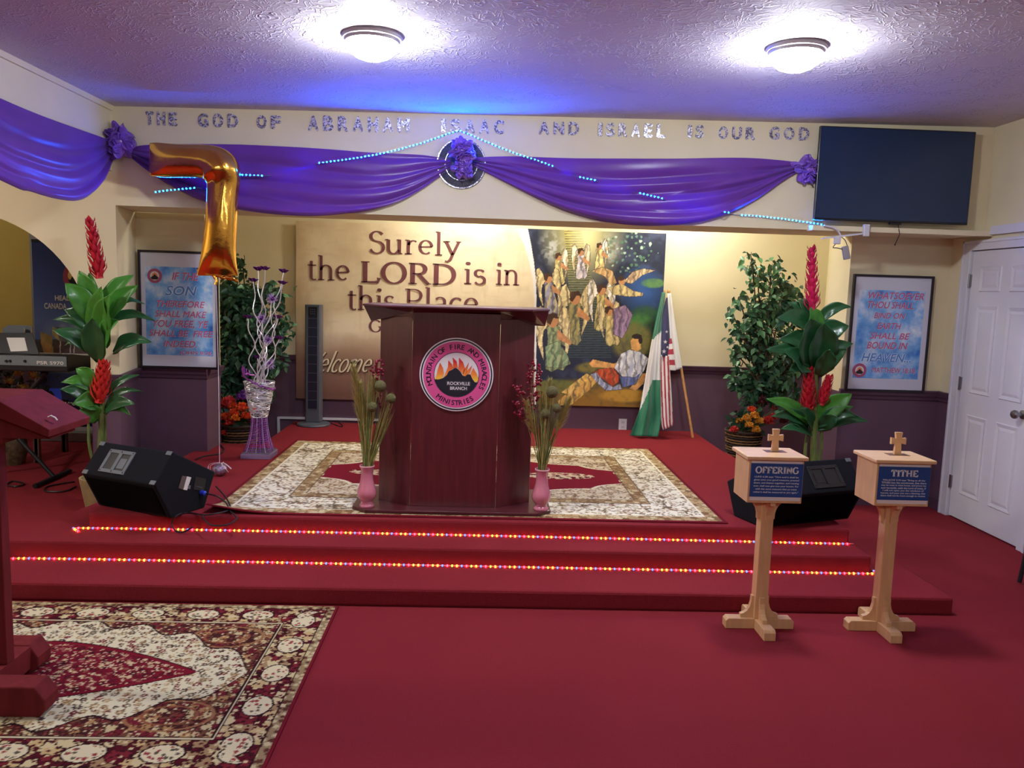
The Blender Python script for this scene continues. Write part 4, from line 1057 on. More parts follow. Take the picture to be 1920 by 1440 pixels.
def bal_pt(i, j):
    x, y_, w, d = path[i]; t2 = dirs[i]; n2 = (-t2.y, t2.x); th = 2*math.pi*j/NS
    c_ = math.cos(th); s_ = math.sin(th); s_ = math.copysign(abs(s_)**.8, s_)
    q = PY(x + n2[0]*w*c_, y_ + n2[1]*w*c_, BY)
    rr = 1 + .06*noise.noise((x*.08, y_*.08, th*1.5))
    cr_ = .012*math.sin(th*9+i)*(1 if 7 <= i <= 10 else .25)*abs(s_)
    return q + V(0, -s_*w*d*k_*.82*rr - cr_*.5, 0)
NI = len(path)
m.add([bal_pt(i, j) for i in range(NI) for j in range(NS)], [(i*NS+j, i*NS+(j+1) % NS, (i+1)*NS+(j+1) % NS, (i+1)*NS+j) for i in range(NI-1) for j in range(NS)] + [tuple(range(NS)), tuple((NI-1)*NS+j for j in range(NS-1, -1, -1))])
m.build('foil_body', gold_f, bal, sub=2, ang=180)
m = MB(); e0, e1 = PY(369, 508, BY), PY(447, 526, BY); n = 20
m.add([e0 + (e1-e0)*(i/n) + V(0, .006*math.sin(i*2.1), .012 + .008*math.sin(i*.9) + (.03*(i/n-.5)**2)) for i in range(n+1)] + [e0 + (e1-e0)*(i/n) + V(0, .006*math.sin(i*2.1+1), -.012 - .004*math.sin(i*1.7)) for i in range(n+1)], [(i, i+1, n+2+i, n+1+i) for i in range(n)])
m.build('crimped_hem', gold_f, bal, solid=.003)
m = MB(); m.tube([PY(402,518,BY), PY(406,527,BY), PY(404,534,BY)], [.012,.008,.011], 8); m.build('valve', gold_f, bal)
wht = mat('white_ribbon', C(226, 214, 226), .5)
wt = bal.location
ytop = PY(405, 530, BY)
m = MB(); m.tube(smoothp([ytop, ytop + (V(wt.x, wt.y, ZS+.09)-ytop)*.5 + V(.004,0,0), V(wt.x, wt.y, ZS+.085)]), .0022, 6); m.build('ribbon', wht, bal)
foilw = mat('purple_silver_foil', C(120, 84, 140), .3, .7, col2=C(200, 190, 210), vscale=60, bump=.5, bscale=60)
m = MB(); m.ball(V(wt.x, wt.y, ZS+.042), .05, 16, 10, sz=.84); m.v = [tuple(Vector(p) + V(0,0,0)*0 + Vector(p).normalized()*0 + Vector((noise.noise(Vector(p)*60)*.008, noise.noise(Vector(p)*60+V(5,5,5))*.008, 0))) for p in m.v]; m.build('weight', foilw, bal)
for k2, (dx, dy) in enumerate(((-.07,-.02),(.06,-.04),(.05,.05),(-.04,-.07))):
    m = MB(); pts = [V(wt.x, wt.y, ZS+.085) + V(dx*t*1.1 + .012*math.sin(t*7), dy*t*1.1 + .012*math.cos(t*7)-.012, -.05*t*t + .02*math.sin(t*3)) for t in (0,.2,.4,.6,.8,1.0)]
    m.tube(smoothp(pts), .0042, 6, squash=.3); m.build('ribbon_curl', wht, bal)

# ------------------------------------------------------------------ screen and cords
screenm = mat('dark_screen_glass', C(26, 48, 78), .25, spec=.5); bez = mat('screen_bezel', C(16, 17, 22), .3)
tvl, tvr, tvb, tvt = PY(1538, 238, 5.62).x, PY(1826, 300, 5.62).x, PY(1672, 417, 5.62).z, PY(1680, 241, 5.62).z
tvl = PY(1533, 320, 5.62).x
t_ = thing('wall_screen', 'large dark flat screen on the header at the right', 'screen', V((tvl+tvr)/2, 5.66, tvb))
m = MB(); m.box(tvl, tvr, 5.622, 5.65, tvb, tvt); m.box(tvl+.15, tvr-.15, 5.65, 5.69, tvb+.04, tvt-.12); m.build('body', bez, t_, smooth=False, bevel=.004)
m = MB(); m.box(tvl+.008, tvr-.008, 5.6195, 5.6215, tvb+.014, tvt-.008); m.build('display', screenm, t_, smooth=False)
m = MB(); m.box((tvl+tvr)/2-.2, (tvl+tvr)/2+.2, 5.69, 5.7195, tvb+.2, tvt-.2); m.build('wall_bracket', bez, t_, smooth=False)
cx = PY(1682, 420, 5.63).x
m = MB(); m.box(cx-.055, cx+.025, 5.615, 5.65, tvb-.014, tvb-.0005); m.build('sensor', bez, t_, smooth=False, bevel=.003)
m = MB(); c0 = V(cx+.01, 5.635, tvb-.012); m.tube([c0, c0 + V(.002,-.03,-.07), PY(1678, 459, 5.60)], .003, 6); m.ball(PY(1678, 459, 5.60), .006, 8, 6); m.build('cable', cabm, t_)
wpl = mat('white_plastic', C(204, 202, 214), .4)
t_ = thing('power_adapter', 'white plug adapters and cord dangling under the left corner of the screen', 'adapter', PY(1585, 470, 5.6))
m = MB(); q = PY(1569, 452, 5.6); m.box(q.x-.022, q.x+.022, 5.58, 5.61, q.z-.022, q.z+.022); m.build('plug', wpl, t_, smooth=False, bevel=.005)
m = MB(); q = PY(1586, 474, 5.6); m.obox(q, (.021,0,.006), (0,.016,0), (-.012,0,.045)); m.build('adapter_brick', mat('grey_adapter', C(150, 144, 150), .45), t_, smooth=False, bevel=.006)
m = MB(); m.tube(smoothp([PY(x, y_, 5.6) for x, y_ in ((1545,423),(1560,426),(1571,433),(1576,443),(1572,450))]), .0065, 8); m.build('white_cord', wpl, t_)
m = MB(); m.tube(smoothp([PY(x, y_, 5.595) for x, y_ in ((1566,458),(1562,464),(1570,465),(1580,468),(1584,472))]), .0035, 6); m.tube(smoothp([PY(x, y_, 5.6) for x, y_ in ((1574,442),(1584,450),(1589,462))]), .003, 6); m.build('grey_cord', mat('grey_cord', C(90, 84, 92), .5), t_)
t_ = thing('curtain_bracket', 'white wall bracket with a thin rail under the screen ledge', 'bracket', PY(1622, 432, 5.6))
m = MB(); q = PY(1624, 434, 5.6); m.box(q.x-.02, q.x+.022, 5.59, 5.62, q.z-.035, q.z+.05); m.build('bracket', wpl, t_, smooth=False, bevel=.005)
m = MB(); a, b_ = PY(1541, 447, 5.6), PY(1618, 438, 5.6); m.obox((a+b_)/2, (b_-a)/2, (0,.008,0), (0,0,.006)); m.build('rail', wpl, t_, smooth=False)
# ------------------------------------------------------------------ painted print of the niche banner
def inpoly(x, y, P):
    r = np.zeros(x.shape, bool); n = len(P); j = n - 1
    for i in range(n):
        xi, yi = P[i]; xj, yj = P[j]
        if yi != yj:
            r ^= ((yi > y) != (yj > y)) & (x < (xj - xi) * (y - yi) / (yj - yi) + xi)
        j = i
    return r
def fbm(x, y, s, seed):
    o = np.zeros(x.shape); a = .5
    for k in range(4):
        gx = x / s; gy = y / s; ix = np.floor(gx); iy = np.floor(gy); fx = gx - ix; fy = gy - iy; fx = fx*fx*(3-2*fx); fy = fy*fy*(3-2*fy)
        h = lambda i, j: hsh(i, j, seed + k)
        o += a * ((h(ix,iy)*(1-fx) + h(ix+1,iy)*fx)*(1-fy) + (h(ix,iy+1)*(1-fx) + h(ix+1,iy+1)*fx)*fy); a /= 2; s /= 2
    return o
def mix(img, k, col):
    img[:] = img*(1-k[..., None]) + np.array(col, float)*k[..., None]
BX0, BX1 = 555.0, 1246.0
BANY = 7.70
bz0, bz1 = .508, 2.19; bl_, br2 = PY(555, 580, BANY).x, PY(1241, 600, BANY).x
NX, NY = 700, 330
u, v = np.meshgrid(np.linspace(0, 1, NX), np.linspace(1, 0, NY))   # rows run from the bottom up
wx = bl_ + u*(br2-bl_); wz = bz1 - v*(bz1-bz0)
# picture coordinates of the design (its own layout, in the units used below)
X_ = np.zeros_like(wx); Yp = np.zeros_like(wx)
dx = wx; dz = wz - H
den = FW.x*dx + FW.y*BANY + FW.z*dz
X_ = 960 + F*(RX.x*dx + RX.y*BANY + RX.z*dz)/den; Yp = 720 - F*(UP.x*dx + UP.y*BANY + UP.z*dz)/den
img = np.zeros((NY, NX, 3)); img[:] = (234, 218, 186)
n1 = fbm(X_, Yp, 60, 3); n2 = fbm(X_*.35, Yp, 9, 5); n3 = fbm(X_, Yp*.3, 9, 8)
mix(img, np.clip((n1-.42)*1.6, 0, .6), (198, 172, 134)); mix(img, np.clip((n2-.5)*1.2, 0, .35), (206, 182, 146)); mix(img, np.clip((n3-.52)*1.2, 0, .3), (206, 184, 148))
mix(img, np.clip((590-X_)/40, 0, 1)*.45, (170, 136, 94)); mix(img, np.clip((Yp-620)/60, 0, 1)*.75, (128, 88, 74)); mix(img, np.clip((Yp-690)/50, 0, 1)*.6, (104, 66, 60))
xl = np.interp(Yp, [430, 460, 490, 525, 560, 770], [969, 983, 992, 999, 1002, 1002]); xr_ = np.interp(Yp, [430, 460, 490, 525, 560, 770], [990, 996, 1001, 1005, 1006, 1005])
img[X_ > xl] = (232, 230, 232)
P_ = X_ > xr_
pic = np.zeros_like(img); pic[:] = (36, 42, 64)
pn = fbm(X_, Yp, 22, 11); pf = fbm(X_, Yp, 7, 15)
mix(pic, np.clip((pn-.45)*3, 0, .7), (66, 74, 104)); mix(pic, ((X_ > 1165) & (Yp < 520))*np.clip((pf-.45)*4, 0, .6), (54, 66, 84))
mix(pic, np.clip(1-np.hypot((X_-1205)/45, (Yp-545)/50), 0, 1)**.5*.9, (52, 96, 168))
glow = np.clip(1-np.hypot((X_-1092)/85, (Yp-440)/105), 0, 1); mix(pic, glow**.7, (236, 226, 150))
lf, la, lr, ls_ = scatter(X_, Yp, 9, 71); k = (lf < .55*fbm(X_, Yp, 5, 65)) & (np.hypot((X_-1180)/42, (Yp-470)/36) < .6 + fbm(X_, Yp, 14, 67)) & (lr > .25); pic[k] = pal(lr, [(120, 150, 140), (170, 196, 176), (80, 120, 90), (96, 130, 120)])[k]
mix(pic, np.clip(1.1-np.hypot((X_-1035)/28, (Yp-465)/36), 0, 1)*np.clip((fbm(X_, Yp, 8, 61)-.4)*5, 0, .9), (206, 212, 214)); mix(pic, np.clip(1.1-np.hypot((X_-1140)/24, (Yp-470)/32), 0, 1)*np.clip((fbm(X_, Yp, 8, 63)-.42)*5, 0, .8), (214, 216, 210))
# stairway
L_ = np.interp(Yp, [430, 540, 660], [1058, 1066, 1060]); R_ = np.interp(Yp, [430, 540, 660], [1090, 1112, 1146]); st_ = (X_ > L_) & (X_ < R_) & (Yp < 672)
band = (np.sin((Yp-430)**1.02*1.25) > 0)
tt = np.clip((Yp-436)/230, 0, 1)[..., None]
sc_ = (1-tt)**1.6*np.array((226, 214, 130.)) + (1-(1-tt)**1.6)*np.array((56, 70, 84.)); sd_ = sc_*.66
pic[st_] = np.where(band[..., None], sc_, sd_)[st_]
mix(pic, np.clip(1-np.hypot((X_-1096)/34, (Yp-440)/50), 0, 1)**.8*.9, (250, 246, 196))
# greenery, bank and rocks
for (cx, cy, rx, ry, c_) in ((1225,531,22,9,(96,140,84)),(1210,600,34,26,(52,92,66)),(1200,618,28,30,(74,128,66)),(1225,640,24,40,(34,54,44)),(1185,640,40,36,(120,112,60)),(1090,742,105,30,(130,104,48)),(1150,752,80,24,(150,112,46)),(1120,690,40,12,(128,118,60)),(1040,725,44,14,(110,116,60)),(1175,742,50,12,(196,150,60))):
    q = np.hypot((X_-cx)/rx, (Yp-cy)/ry); mix(pic, np.clip((1.15-q)*3, 0, 1)*np.clip(.35+pf*1.2, 0, 1), c_)
mix(pic, ((np.hypot((X_-1215)/40, (Yp-690)/26) < 1))*.6, (40, 34, 40))
def shp(P, col, hi=None):
    cx_ = sum(p[0] for p in P)/len(P); cy_ = sum(p[1] for p in P)/len(P)
    if hi is not None: mix(pic, inpoly(X_, Yp, [(p[0] + .8*np.sign(p[0]-cx_), p[1] + .8*np.sign(p[1]-cy_)) for p in P])*.8, (58, 44, 40))
    k = inpoly(X_, Yp, P); c_ = np.array(col, float)*(.78 + .5*pf[k][:, None]); pic[k] = np.clip(c_, 0, 255)
    if hi is not None:
        w_ = np.clip((np.sin(X_*.5 + 9*fbm(X_, Yp, 18, 41) + Yp*.15) - .1)*1.1, 0, .8)*k; mix(pic, w_, hi)
        w_ = np.clip((np.sin(X_*.45 + 9*fbm(X_, Yp, 16, 47) + 2) - .55)*1.2, 0, .5)*k; mix(pic, w_, (60, 54, 56))
def ell(cx, cy, rx, ry, col):
    k = np.hypot((X_-cx)/rx, (Yp-cy)/ry) < 1; pic[k] = np.array(col)
def angel(cx, cy, s, robe, fold, wing=(226, 210, 160), face=(196, 140, 96), hair=(72, 48, 36), lean=0.0, wl=1, wr=1):
    Q = lambda x, y: (cx + (x + lean*y)*s, cy + y*s)
    for sd, on in ((-1, wl), (1, wr)):
        if on: shp([Q(sd*.10,-.24), Q(sd*.16,-.55), Q(sd*.26,-.74), Q(sd*.36,-.66), Q(sd*.40,-.3), Q(sd*.36,.15), Q(sd*.25,.52), Q(sd*.26,.0), Q(sd*.2,-.2)], wing, (186, 164, 120))
    shp([Q(-.14,-.26), Q(-.04,-.29), Q(.05,-.29), Q(.15,-.25), Q(.15,.0), Q(.17,.2), Q(.26,.62), Q(.18,.74), Q(.04,.7), Q(-.08,.77), Q(-.22,.7), Q(-.17,.25), Q(-.13,.02)], robe, fold)
    shp([Q(.10,-.2), Q(.42,.08), Q(.38,.16), Q(.08,.02)], face)
    ell(cx + lean*-.36*s, cy-.38*s, .12*s, .14*s, face); shp([Q(-.14,-.36), Q(-.12,-.54), Q(.06,-.58), Q(.15,-.44), Q(.02,-.46), Q(-.06,-.3)], hair)
angel(1047, 500, 46, (226, 214, 150), (190, 170, 110), (236, 232, 220), wl=0)
angel(1089, 490, 44, (216, 206, 214), (176, 168, 190), (246, 238, 214))
angel(1124, 478, 40, (232, 214, 150), (206, 182, 120), (240, 236, 226), wl=0)
angel(1030, 545, 58, (150, 148, 170), (206, 190, 130), lean=.1)
angel(1075, 590, 78, (160, 150, 96), (110, 116, 100), lean=-.12)
angel(1038, 634, 82, (120, 136, 104), (170, 180, 130), lean=.05)
shp([(1022,650),(1045,640),(1062,662),(1070,682),(1052,690),(1026,688)], (122, 150, 116), (176, 186, 140))
angel(1128, 570, 66, (206, 190, 120), (150, 140, 90), (240, 236, 230))
angel(1144, 606, 56, (208, 190, 130), (160, 140, 90), lean=.1)
shp([(1150,580),(1172,572),(1186,590),(1176,618),(1166,634),(1150,626)], (138, 112, 148), (176, 150, 176))
shp([(1140,540),(1166,532),(1186,545),(1206,550),(1204,555),(1180,556),(1150,552)], (216, 196, 140), (180, 160, 110)); ell(1166, 527, 6.5, 7, (196, 140, 96)); ell(1164, 522, 7, 4.5, (66, 44, 34))
shp([(1170,528),(1186,510),(1206,504),(1228,507),(1204,516),(1184,532)], (206, 180, 140), (150, 120, 100)); shp([(1110,508),(1130,501),(1148,508),(1156,530),(1146,536),(1134,518)], (190, 150, 100), (226, 200, 150))
# the sleeper on the ground
shp([(1046,752),(1080,722),(1108,702),(1122,712),(1104,732),(1066,763),(1046,763)], (206, 158, 84), (232, 196, 110)); shp([(1052,736),(1100,700),(1110,706),(1066,740)], (220, 180, 96), (240, 210, 130))
shp([(1104,682),(1112,674),(1150,682),(1168,676),(1160,692),(1140,690),(1110,688)], (214, 160, 96)); shp([(1166,700),(1212,700),(1206,720),(1192,732),(1180,728),(1192,716)], (212, 158, 96))
shp([(1110,700),(1124,692),(1150,690),(1160,704),(1160,716),(1148,724),(1130,710)], (186, 72, 44), (216, 110, 66)); shp([(1108,702),(1118,698),(1132,716),(1150,726),(1162,720),(1166,730),(1136,732),(1118,716)], (150, 160, 196), (206, 210, 226))
shp([(1152,690),(1164,664),(1180,656),(1200,660),(1216,672),(1208,694),(1196,712),(1170,710)], (226, 226, 230), (180, 190, 216)); shp([(1162,706),(1190,708),(1200,700),(1192,720),(1168,726)], (96, 112, 176), (140, 150, 200))
shp([(1184,654),(1182,640),(1190,630),(1200,634),(1202,654),(1194,660)], (216, 162, 96)); ell(1194, 631, 9.5, 5, (50, 36, 32)); ell(1201, 638, 4, 7, (50, 36, 32))
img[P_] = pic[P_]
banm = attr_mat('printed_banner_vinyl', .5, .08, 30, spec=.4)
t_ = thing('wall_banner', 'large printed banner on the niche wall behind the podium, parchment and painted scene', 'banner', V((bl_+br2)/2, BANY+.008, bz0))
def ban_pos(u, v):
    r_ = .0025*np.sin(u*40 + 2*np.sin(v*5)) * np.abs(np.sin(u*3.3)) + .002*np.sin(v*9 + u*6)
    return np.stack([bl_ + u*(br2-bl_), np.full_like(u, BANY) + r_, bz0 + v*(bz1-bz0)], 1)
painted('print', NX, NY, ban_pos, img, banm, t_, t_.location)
m = MB(); m.box(bl_, br2, BANY+.004, BANY+.0085, bz0, bz0+.012); m.box(bl_, br2, BANY+.004, BANY+.0085, bz1-.012, bz1); m.build('hem', mat('banner_back', C(206, 196, 180), .6), t_, smooth=False)
btxt = mat('banner_print_maroon', C(112, 62, 68), .5, var=.12, vscale=3); bcrm = mat('banner_print_cream', C(236, 222, 190), .5); bshd = mat('banner_print_shadow', C(92, 62, 44), .55)
def bline(st, xa_, xb2, ybase, cap, thick, thin, mi=0, **kw):
    p = PY(xa_, ybase, BANY-.0055); q = PY(xb2, ybase, BANY-.0055); em = cap*BANY/F/.68
    pen_fit(mt, st, p, q.x-p.x, em, thick, thin, serif=.035, mi=mi, **kw)
mt = MB(); mh = mt
bline('Surely', 690, 864, 474, 39, .088, .036)
mt.build('lettering', btxt, t_, smooth=False)
for a_ in (('the', 575, 657, 524, 41, .088, .036), ('LORD', 675, 857, 529, 38, .125, .042), ('is', 868, 912, 532, 41, .088, .036), ('in', 928, 975, 533.5, 41, .088, .036), ('this', 650, 742, 580, 41, .088, .036), ('Place', 757, 898, 583, 41, .088, .036)):
    mt = MB(); bline(*a_); mt.build('lettering', btxt, t_, smooth=False)
mt = MB(); bline('G', 691, 716, 622, 22, .13, .05); mt.build('lettering', btxt, t_, smooth=False)
def script(mi, extra, off):
    p = PY(566, 697, BANY-.0055); q = PY(690, 700, BANY-.0055); em = 36*BANY/F/.68
    pen_fit(mt, 'Welcome', p, q.x-p.x, em, .1, .04, serif=0, shear=.42, gap=-.02, mi=mi, extra=extra, off=off, up=(0,0,1), right=(1,0,.02))
mt = MB(); script(1, .02, (.008, 0, -.006)); script(0, 0, (0, -.0015, 0)); mt.build('script_lettering', [bcrm, bshd], t_, smooth=False)

# ------------------------------------------------------------------ framed posters
def sky_print(nm):
    m_ = bpy.data.materials.new(nm); m_.use_nodes = True; nt = m_.node_tree; b = nt.nodes['Principled BSDF']; b.inputs['Roughness'].default_value = .35
    tc = nt.nodes.new('ShaderNodeTexCoord'); n = nt.nodes.new('ShaderNodeTexNoise'); n.inputs['Scale'].default_value = 5.5; n.inputs['Detail'].default_value = 7; n.inputs['Roughness'].default_value = .6
    nt.links.new(tc.outputs['Object'], n.inputs['Vector']); cr = nt.nodes.new('ShaderNodeValToRGB'); nt.links.new(n.outputs['Fac'], cr.inputs[0])
    cr.color_ramp.elements[0].position = .36; cr.color_ramp.elements[0].color = C(50, 122, 214); cr.color_ramp.elements[1].position = .66; cr.color_ramp.elements[1].color = C(226, 236, 250)
    e = cr.color_ramp.elements.new(.5); e.color = C(124, 182, 238)
    nt.links.new(cr.outputs[0], b.inputs['Base Color']); return m_
skyp = sky_print('sky_print'); framem = mat('black_frame', C(26, 20, 28), .35); matb = mat('poster_mount', C(206, 208, 224), .3, coat=.3); lpink = mat('poster_pink_print', C(206, 96, 132), .5); lblue = mat('poster_blue_print', C(186, 208, 240), .5); lwht = mat('poster_white_print', C(214, 224, 246), .5); lred = mat('poster_red_print', C(204, 96, 138), .5)
def poster(label, c0, c1, Y, pic_px, lines, logo):
    """c0, c1: lower left and upper right corner (world) of the frame"""
    t_ = thing('framed_poster', label, 'poster', V((c0.x+c1.x)/2, Y+.012, c0.z), 'framed sky posters')
    x0, x1, z0, z1 = c0.x, c1.x, c0.z, c1.z; w = .018
    m = MB()
    for a in ((x0,x0+w,z0,z1),(x1-w,x1,z0,z1),(x0+w,x1-w,z0,z0+w),(x0+w,x1-w,z1-w,z1)): m.box(a[0],a[1],Y-.012,Y+.012,a[2],a[3])
    m.build('frame', framem, t_, smooth=False, bevel=.002)
    m = MB(); m.box(x0+w,x1-w,Y-.002,Y+.01,z0+w,z1-w); m.build('mount', matb, t_, smooth=False)
    fx = lambda f_: x0 + (x1-x0)*f_
    fz = lambda f_: z1 - (z1-z0)*f_
    m = MB(); a = pic_px; m.box(fx(a[0]),fx(a[2]),Y-.0036,Y-.0021,fz(a[3]),fz(a[1])); pr = m.build('sky_picture', skyp, t_, smooth=False)
    for st, xa_, xb2, ya, yb, kind in lines:
        m = MB(); y_ = Y-.0046; p = V(fx(xa_), y_, fz(yb)); wd = fx(xb2)-fx(xa_); h = fz(ya)-fz(yb)
        if kind == 'o':
            text_fit(m, st, p, wd, h, shear=.25, bold=.075, mi=0); text_fit(m, st, p + V(.0035,-.0012,.0035), wd-.007, h-.007, shear=.25, bold=.012, mi=1)
            m.build('lettering', [lwht, mat('poster_mid_blue_print', C(76, 140, 216), .5)], pr, smooth=False)
        else:
            text_fit(m, st, p + V(.003,0,-.003), wd, h, shear=.25 if kind == 'i' else 0, bold=.022, mi=1); text_fit(m, st, p + V(0,-.0008,0), wd, h, shear=.25 if kind == 'i' else 0, bold=.016, mi=0)
            m.build('lettering', [lred if kind == 'i' else lred, lblue], pr, smooth=False)
    lx, lz, lr_ = fx(logo[0]), fz(logo[1]), logo[2]; c_ = V(lx, 0, lz)
    m = MB(); disc(m, c_, 0.0001, lr_, Y-.0042, 0, 32); disc(m, c_, 0.0001, lr_*.62, Y-.0046, 1, 32); m.poly([(lx-lr_*.58,Y-.005,lz-lr_*.2),(lx+lr_*.58,Y-.005,lz-lr_*.2),(lx+lr_*.35,Y-.005,lz-lr_*.5),(lx-lr_*.35,Y-.005,lz-lr_*.5)], 2); m.poly([(lx-lr_*.5,Y-.005,lz-lr_*.2),(lx+lr_*.5,Y-.005,lz-lr_*.2),(lx+lr_*.2,Y-.005,lz+lr_*.05),(lx,Y-.005,lz+lr_*.25),(lx-lr_*.2,Y-.005,lz)], 2); m.poly([(lx-lr_*.45,Y-.0048,lz-lr_*.1),(lx+lr_*.45,Y-.0048,lz-lr_*.1),(lx+lr_*.3,Y-.0048,lz+lr_*.3),(lx,Y-.0048,lz+lr_*.5),(lx-lr_*.3,Y-.0048,lz+lr_*.3)], 3)
    m.build('emblem', [mat('poster_emblem_ring', C(168, 80, 116), .5), mat('poster_emblem_white', C(226, 220, 220), .5), enavy, mat('poster_emblem_flame', C(226, 140, 90), .5)], pr, smooth=False)
pL0, pL1 = V(PY(261,580,6.2).x, 0, .927), V(PY(410,580,6.2).x, 0, PY(259,468,6.2).z)
poster('framed blue sky poster starting IF THE SON, on the left pier', pL0, pL1, 6.2, (.085,.135,.925,.885),
  [('IF THE',.42,.76,.18,.245,'i'),('SON',.33,.74,.29,.38,'o'),('THEREFORE',.22,.83,.42,.475,'i'),('SHALL MAKE',.20,.85,.505,.56,'i'),('YOU FREE, YE',.17,.87,.585,.655,'i'),('SHALL BE  FREE',.12,.93,.67,.725,'i'),('INDEED.',.30,.72,.76,.815,'i'),('JOHN 8:36',.50,.91,.845,.885,'n')], (.205,.215,.055))
pR0, pR1 = V(PY(1592,625,6.07).x, 0, .911), V(PY(1742,625,6.07).x, 0, PY(1680,516,6.07).z)
poster('framed blue sky poster starting WHATSOEVER, on the right pier', pR0, pR1, 6.07, (.085,.13,.905,.885),
  [('WHATSOEVER',.20,.89,.145,.205,'i'),('THOU SHALL',.20,.77,.225,.285,'i'),('BIND ON',.29,.68,.32,.37,'i'),('EARTH',.34,.64,.405,.46,'i'),('SHALL BE',.26,.76,.49,.545,'i'),('BOUND IN',.23,.74,.57,.63,'i'),('HEAVEN...',.17,.80,.665,.745,'o'),('MATTHEW 18:18',.32,.86,.79,.835,'n')], (.165,.82,.055))

# ------------------------------------------------------------------ flags
grn = mat('green_flag_cloth', C(20, 116, 84), .6, sheen=.3, var=.08, vscale=9); wfl = mat('white_flag_cloth', C(218, 216, 218), .6, sheen=.3); nav = mat('navy_flag_cloth', C(34, 36, 84), .6, sheen=.2); redf = mat('red_flag_cloth', C(166, 36, 62), .6, sheen=.2); polem = mat('pale_wood_pole', C(206, 152, 92), .45, var=.12, vscale=20)
def FP(x, y_, d=0.0): return PY(x, y_, 7.62 - .33*(y_-545)/277 + d)
t_ = thing('flag', 'green and white banded flag draped down to the carpet, next to the painted banner', 'flag', PZ(1215, 822, ZS), 'flags in the niche')
lf_ = interp([(1241,548),(1225.5,620),(1215.5,675),(1204,742),(1198,772),(1181,817)]); rf_ = interp([(1248,548),(1242,600),(1240,627),(1239,711),(1239.5,780),(1234,819)])
NU, NV = 30, 90
vs_ = []; zlim = ZS + .012
for j in range(NV):
    for i in range(NU):
        v_, u_ = j/(NV-1), i/(NU-1); a, b_ = lf_(v_), rf_(v_); q = a + (b_-a)*u_
        fold = (.012 + .03*v_)*math.sin(u_*11 + 1.5*math.sin(v_*3)) - .02 + .01*math.sin(v_*20+u_*4)*v_
        p = FP(q.x, q.y, fold); p.z = max(p.z, zlim + .004*math.sin(i)); vs_.append(p)
m = MB(); o_ = MB()
fs = [(j*NU+i, j*NU+i+1, (j+1)*NU+i+1, (j+1)*NU+i) for j in range(NV-1) for i in range(NU-1)]
m.v = [tuple(p) for p in vs_]
for f_ in fs:
    j, i = divmod(f_[0], NU); v_ = j/(NV-1); u_ = i/(NU-1); yy = lf_(v_).y*(1-u_) + rf_(v_).y*u_
    g = 0 if yy < 622 + (1-u_)*14 - (3 if u_ > .3 else 0) else (1 if yy < 712 + max(0, .45-u_)*120 else 0)
    m.f.append(f_); m.mi.append(g)
m.build('cloth', [grn, wfl], t_, solid=.0015)
m = MB(); m.tube([FP(1246,545,.045), PZ(1231,818,ZS+.002) + V(0,.02,.0)], .011, 10); m.build('pole', polem, t_)
t_ = thing('flag', 'striped flag with white stars on navy, leaning on its pale wooden pole', 'flag', PZ(1299, 821, ZS), 'flags in the niche')
pa, pb_ = FP(1253.5, 549, .0), PZ(1299, 821, ZS+.001); pb_ = V(pb_.x, pb_.y, ZS + .001)
m = MB(); m.tube([pa, pb_], .0125, 12); m.build('pole', polem, t_)
m = MB(); m.lathe([(.001,-.012),(.016,-.008),(.018,.006),(.01,.022),(.001,.028)], pa + V(0,0,.008), 14); m.build('finial', polem, t_)
def strip(name, L, R, mt_, part=True, d=.0, nu=14, nv=40, colf=None, wav=.012):
    fl_, fr_ = interp(L), interp(R); m = MB()
    vv = []
    for j in range(nv):
        for i in range(nu):
            v_, u_ = j/(nv-1), i/(nu-1); q = fl_(v_)*(1-u_) + fr_(v_)*u_
            vv.append(FP(q.x, q.y, d + wav*math.sin(u_*6+v_*2)))
    m.v = [tuple(p) for p in vv]
    for j in range(nv-1):
        for i in range(nu-1):
            m.f.append((j*nu+i, j*nu+i+1, (j+1)*nu+i+1, (j+1)*nu+i)); m.mi.append(colf((i+.5)/(nu-1), (j+.5)/(nv-1)) if colf else 0)
    return m.build(name, mt_, t_, solid=.0012)
strip('white_sleeve', [(1251.5,550),(1256,635),(1266,694)], [(1258,550),(1268,620),(1279.5,691)], wfl, d=-.03, wav=.006)
can = strip('canton', [(1249,558),(1241,598),(1239.5,667)], [(1252,558),(1256,631),(1254,671)], nav, d=-.045)
strip('short_stripes', [(1253,636),(1252,660),(1254,694)], [(1259,634),(1263,660),(1267,695)], [redf, wfl], d=-.042, colf=lambda u, v: int(v*6) % 2, nv=43, wav=.005)
strip('long_stripes', [(1239.5,665),(1239,730),(1240,790),(1243,806)], [(1254,668),(1258,720),(1262,780),(1263,798)], [wfl, redf], d=-.05, colf=lambda u, v: 0 if (u*(1+.9*v) - .45*v) % .5 < .27 else 1, nu=31, wav=.016)
for x, y_, r_ in ((1247.5,641,4.2),(1245,659,4.6),(1250,622,3),(1251.5,651,2.8)):
    q = FP(x, y_, -.066); R0 = r_*7.5/F; m = MB()
    pts = [(q.x + R0*(1 if k % 2 == 0 else .42)*math.sin(k*math.pi/5), q.y, q.z + R0*(1 if k % 2 == 0 else .42)*math.cos(k*math.pi/5)) for k in range(10)]
    m.add([tuple(q)] + pts, [(0, k+1, (k+1) % 10 + 1) for k in range(10)]); m.build('star', wfl, can, smooth=False, solid=.002)

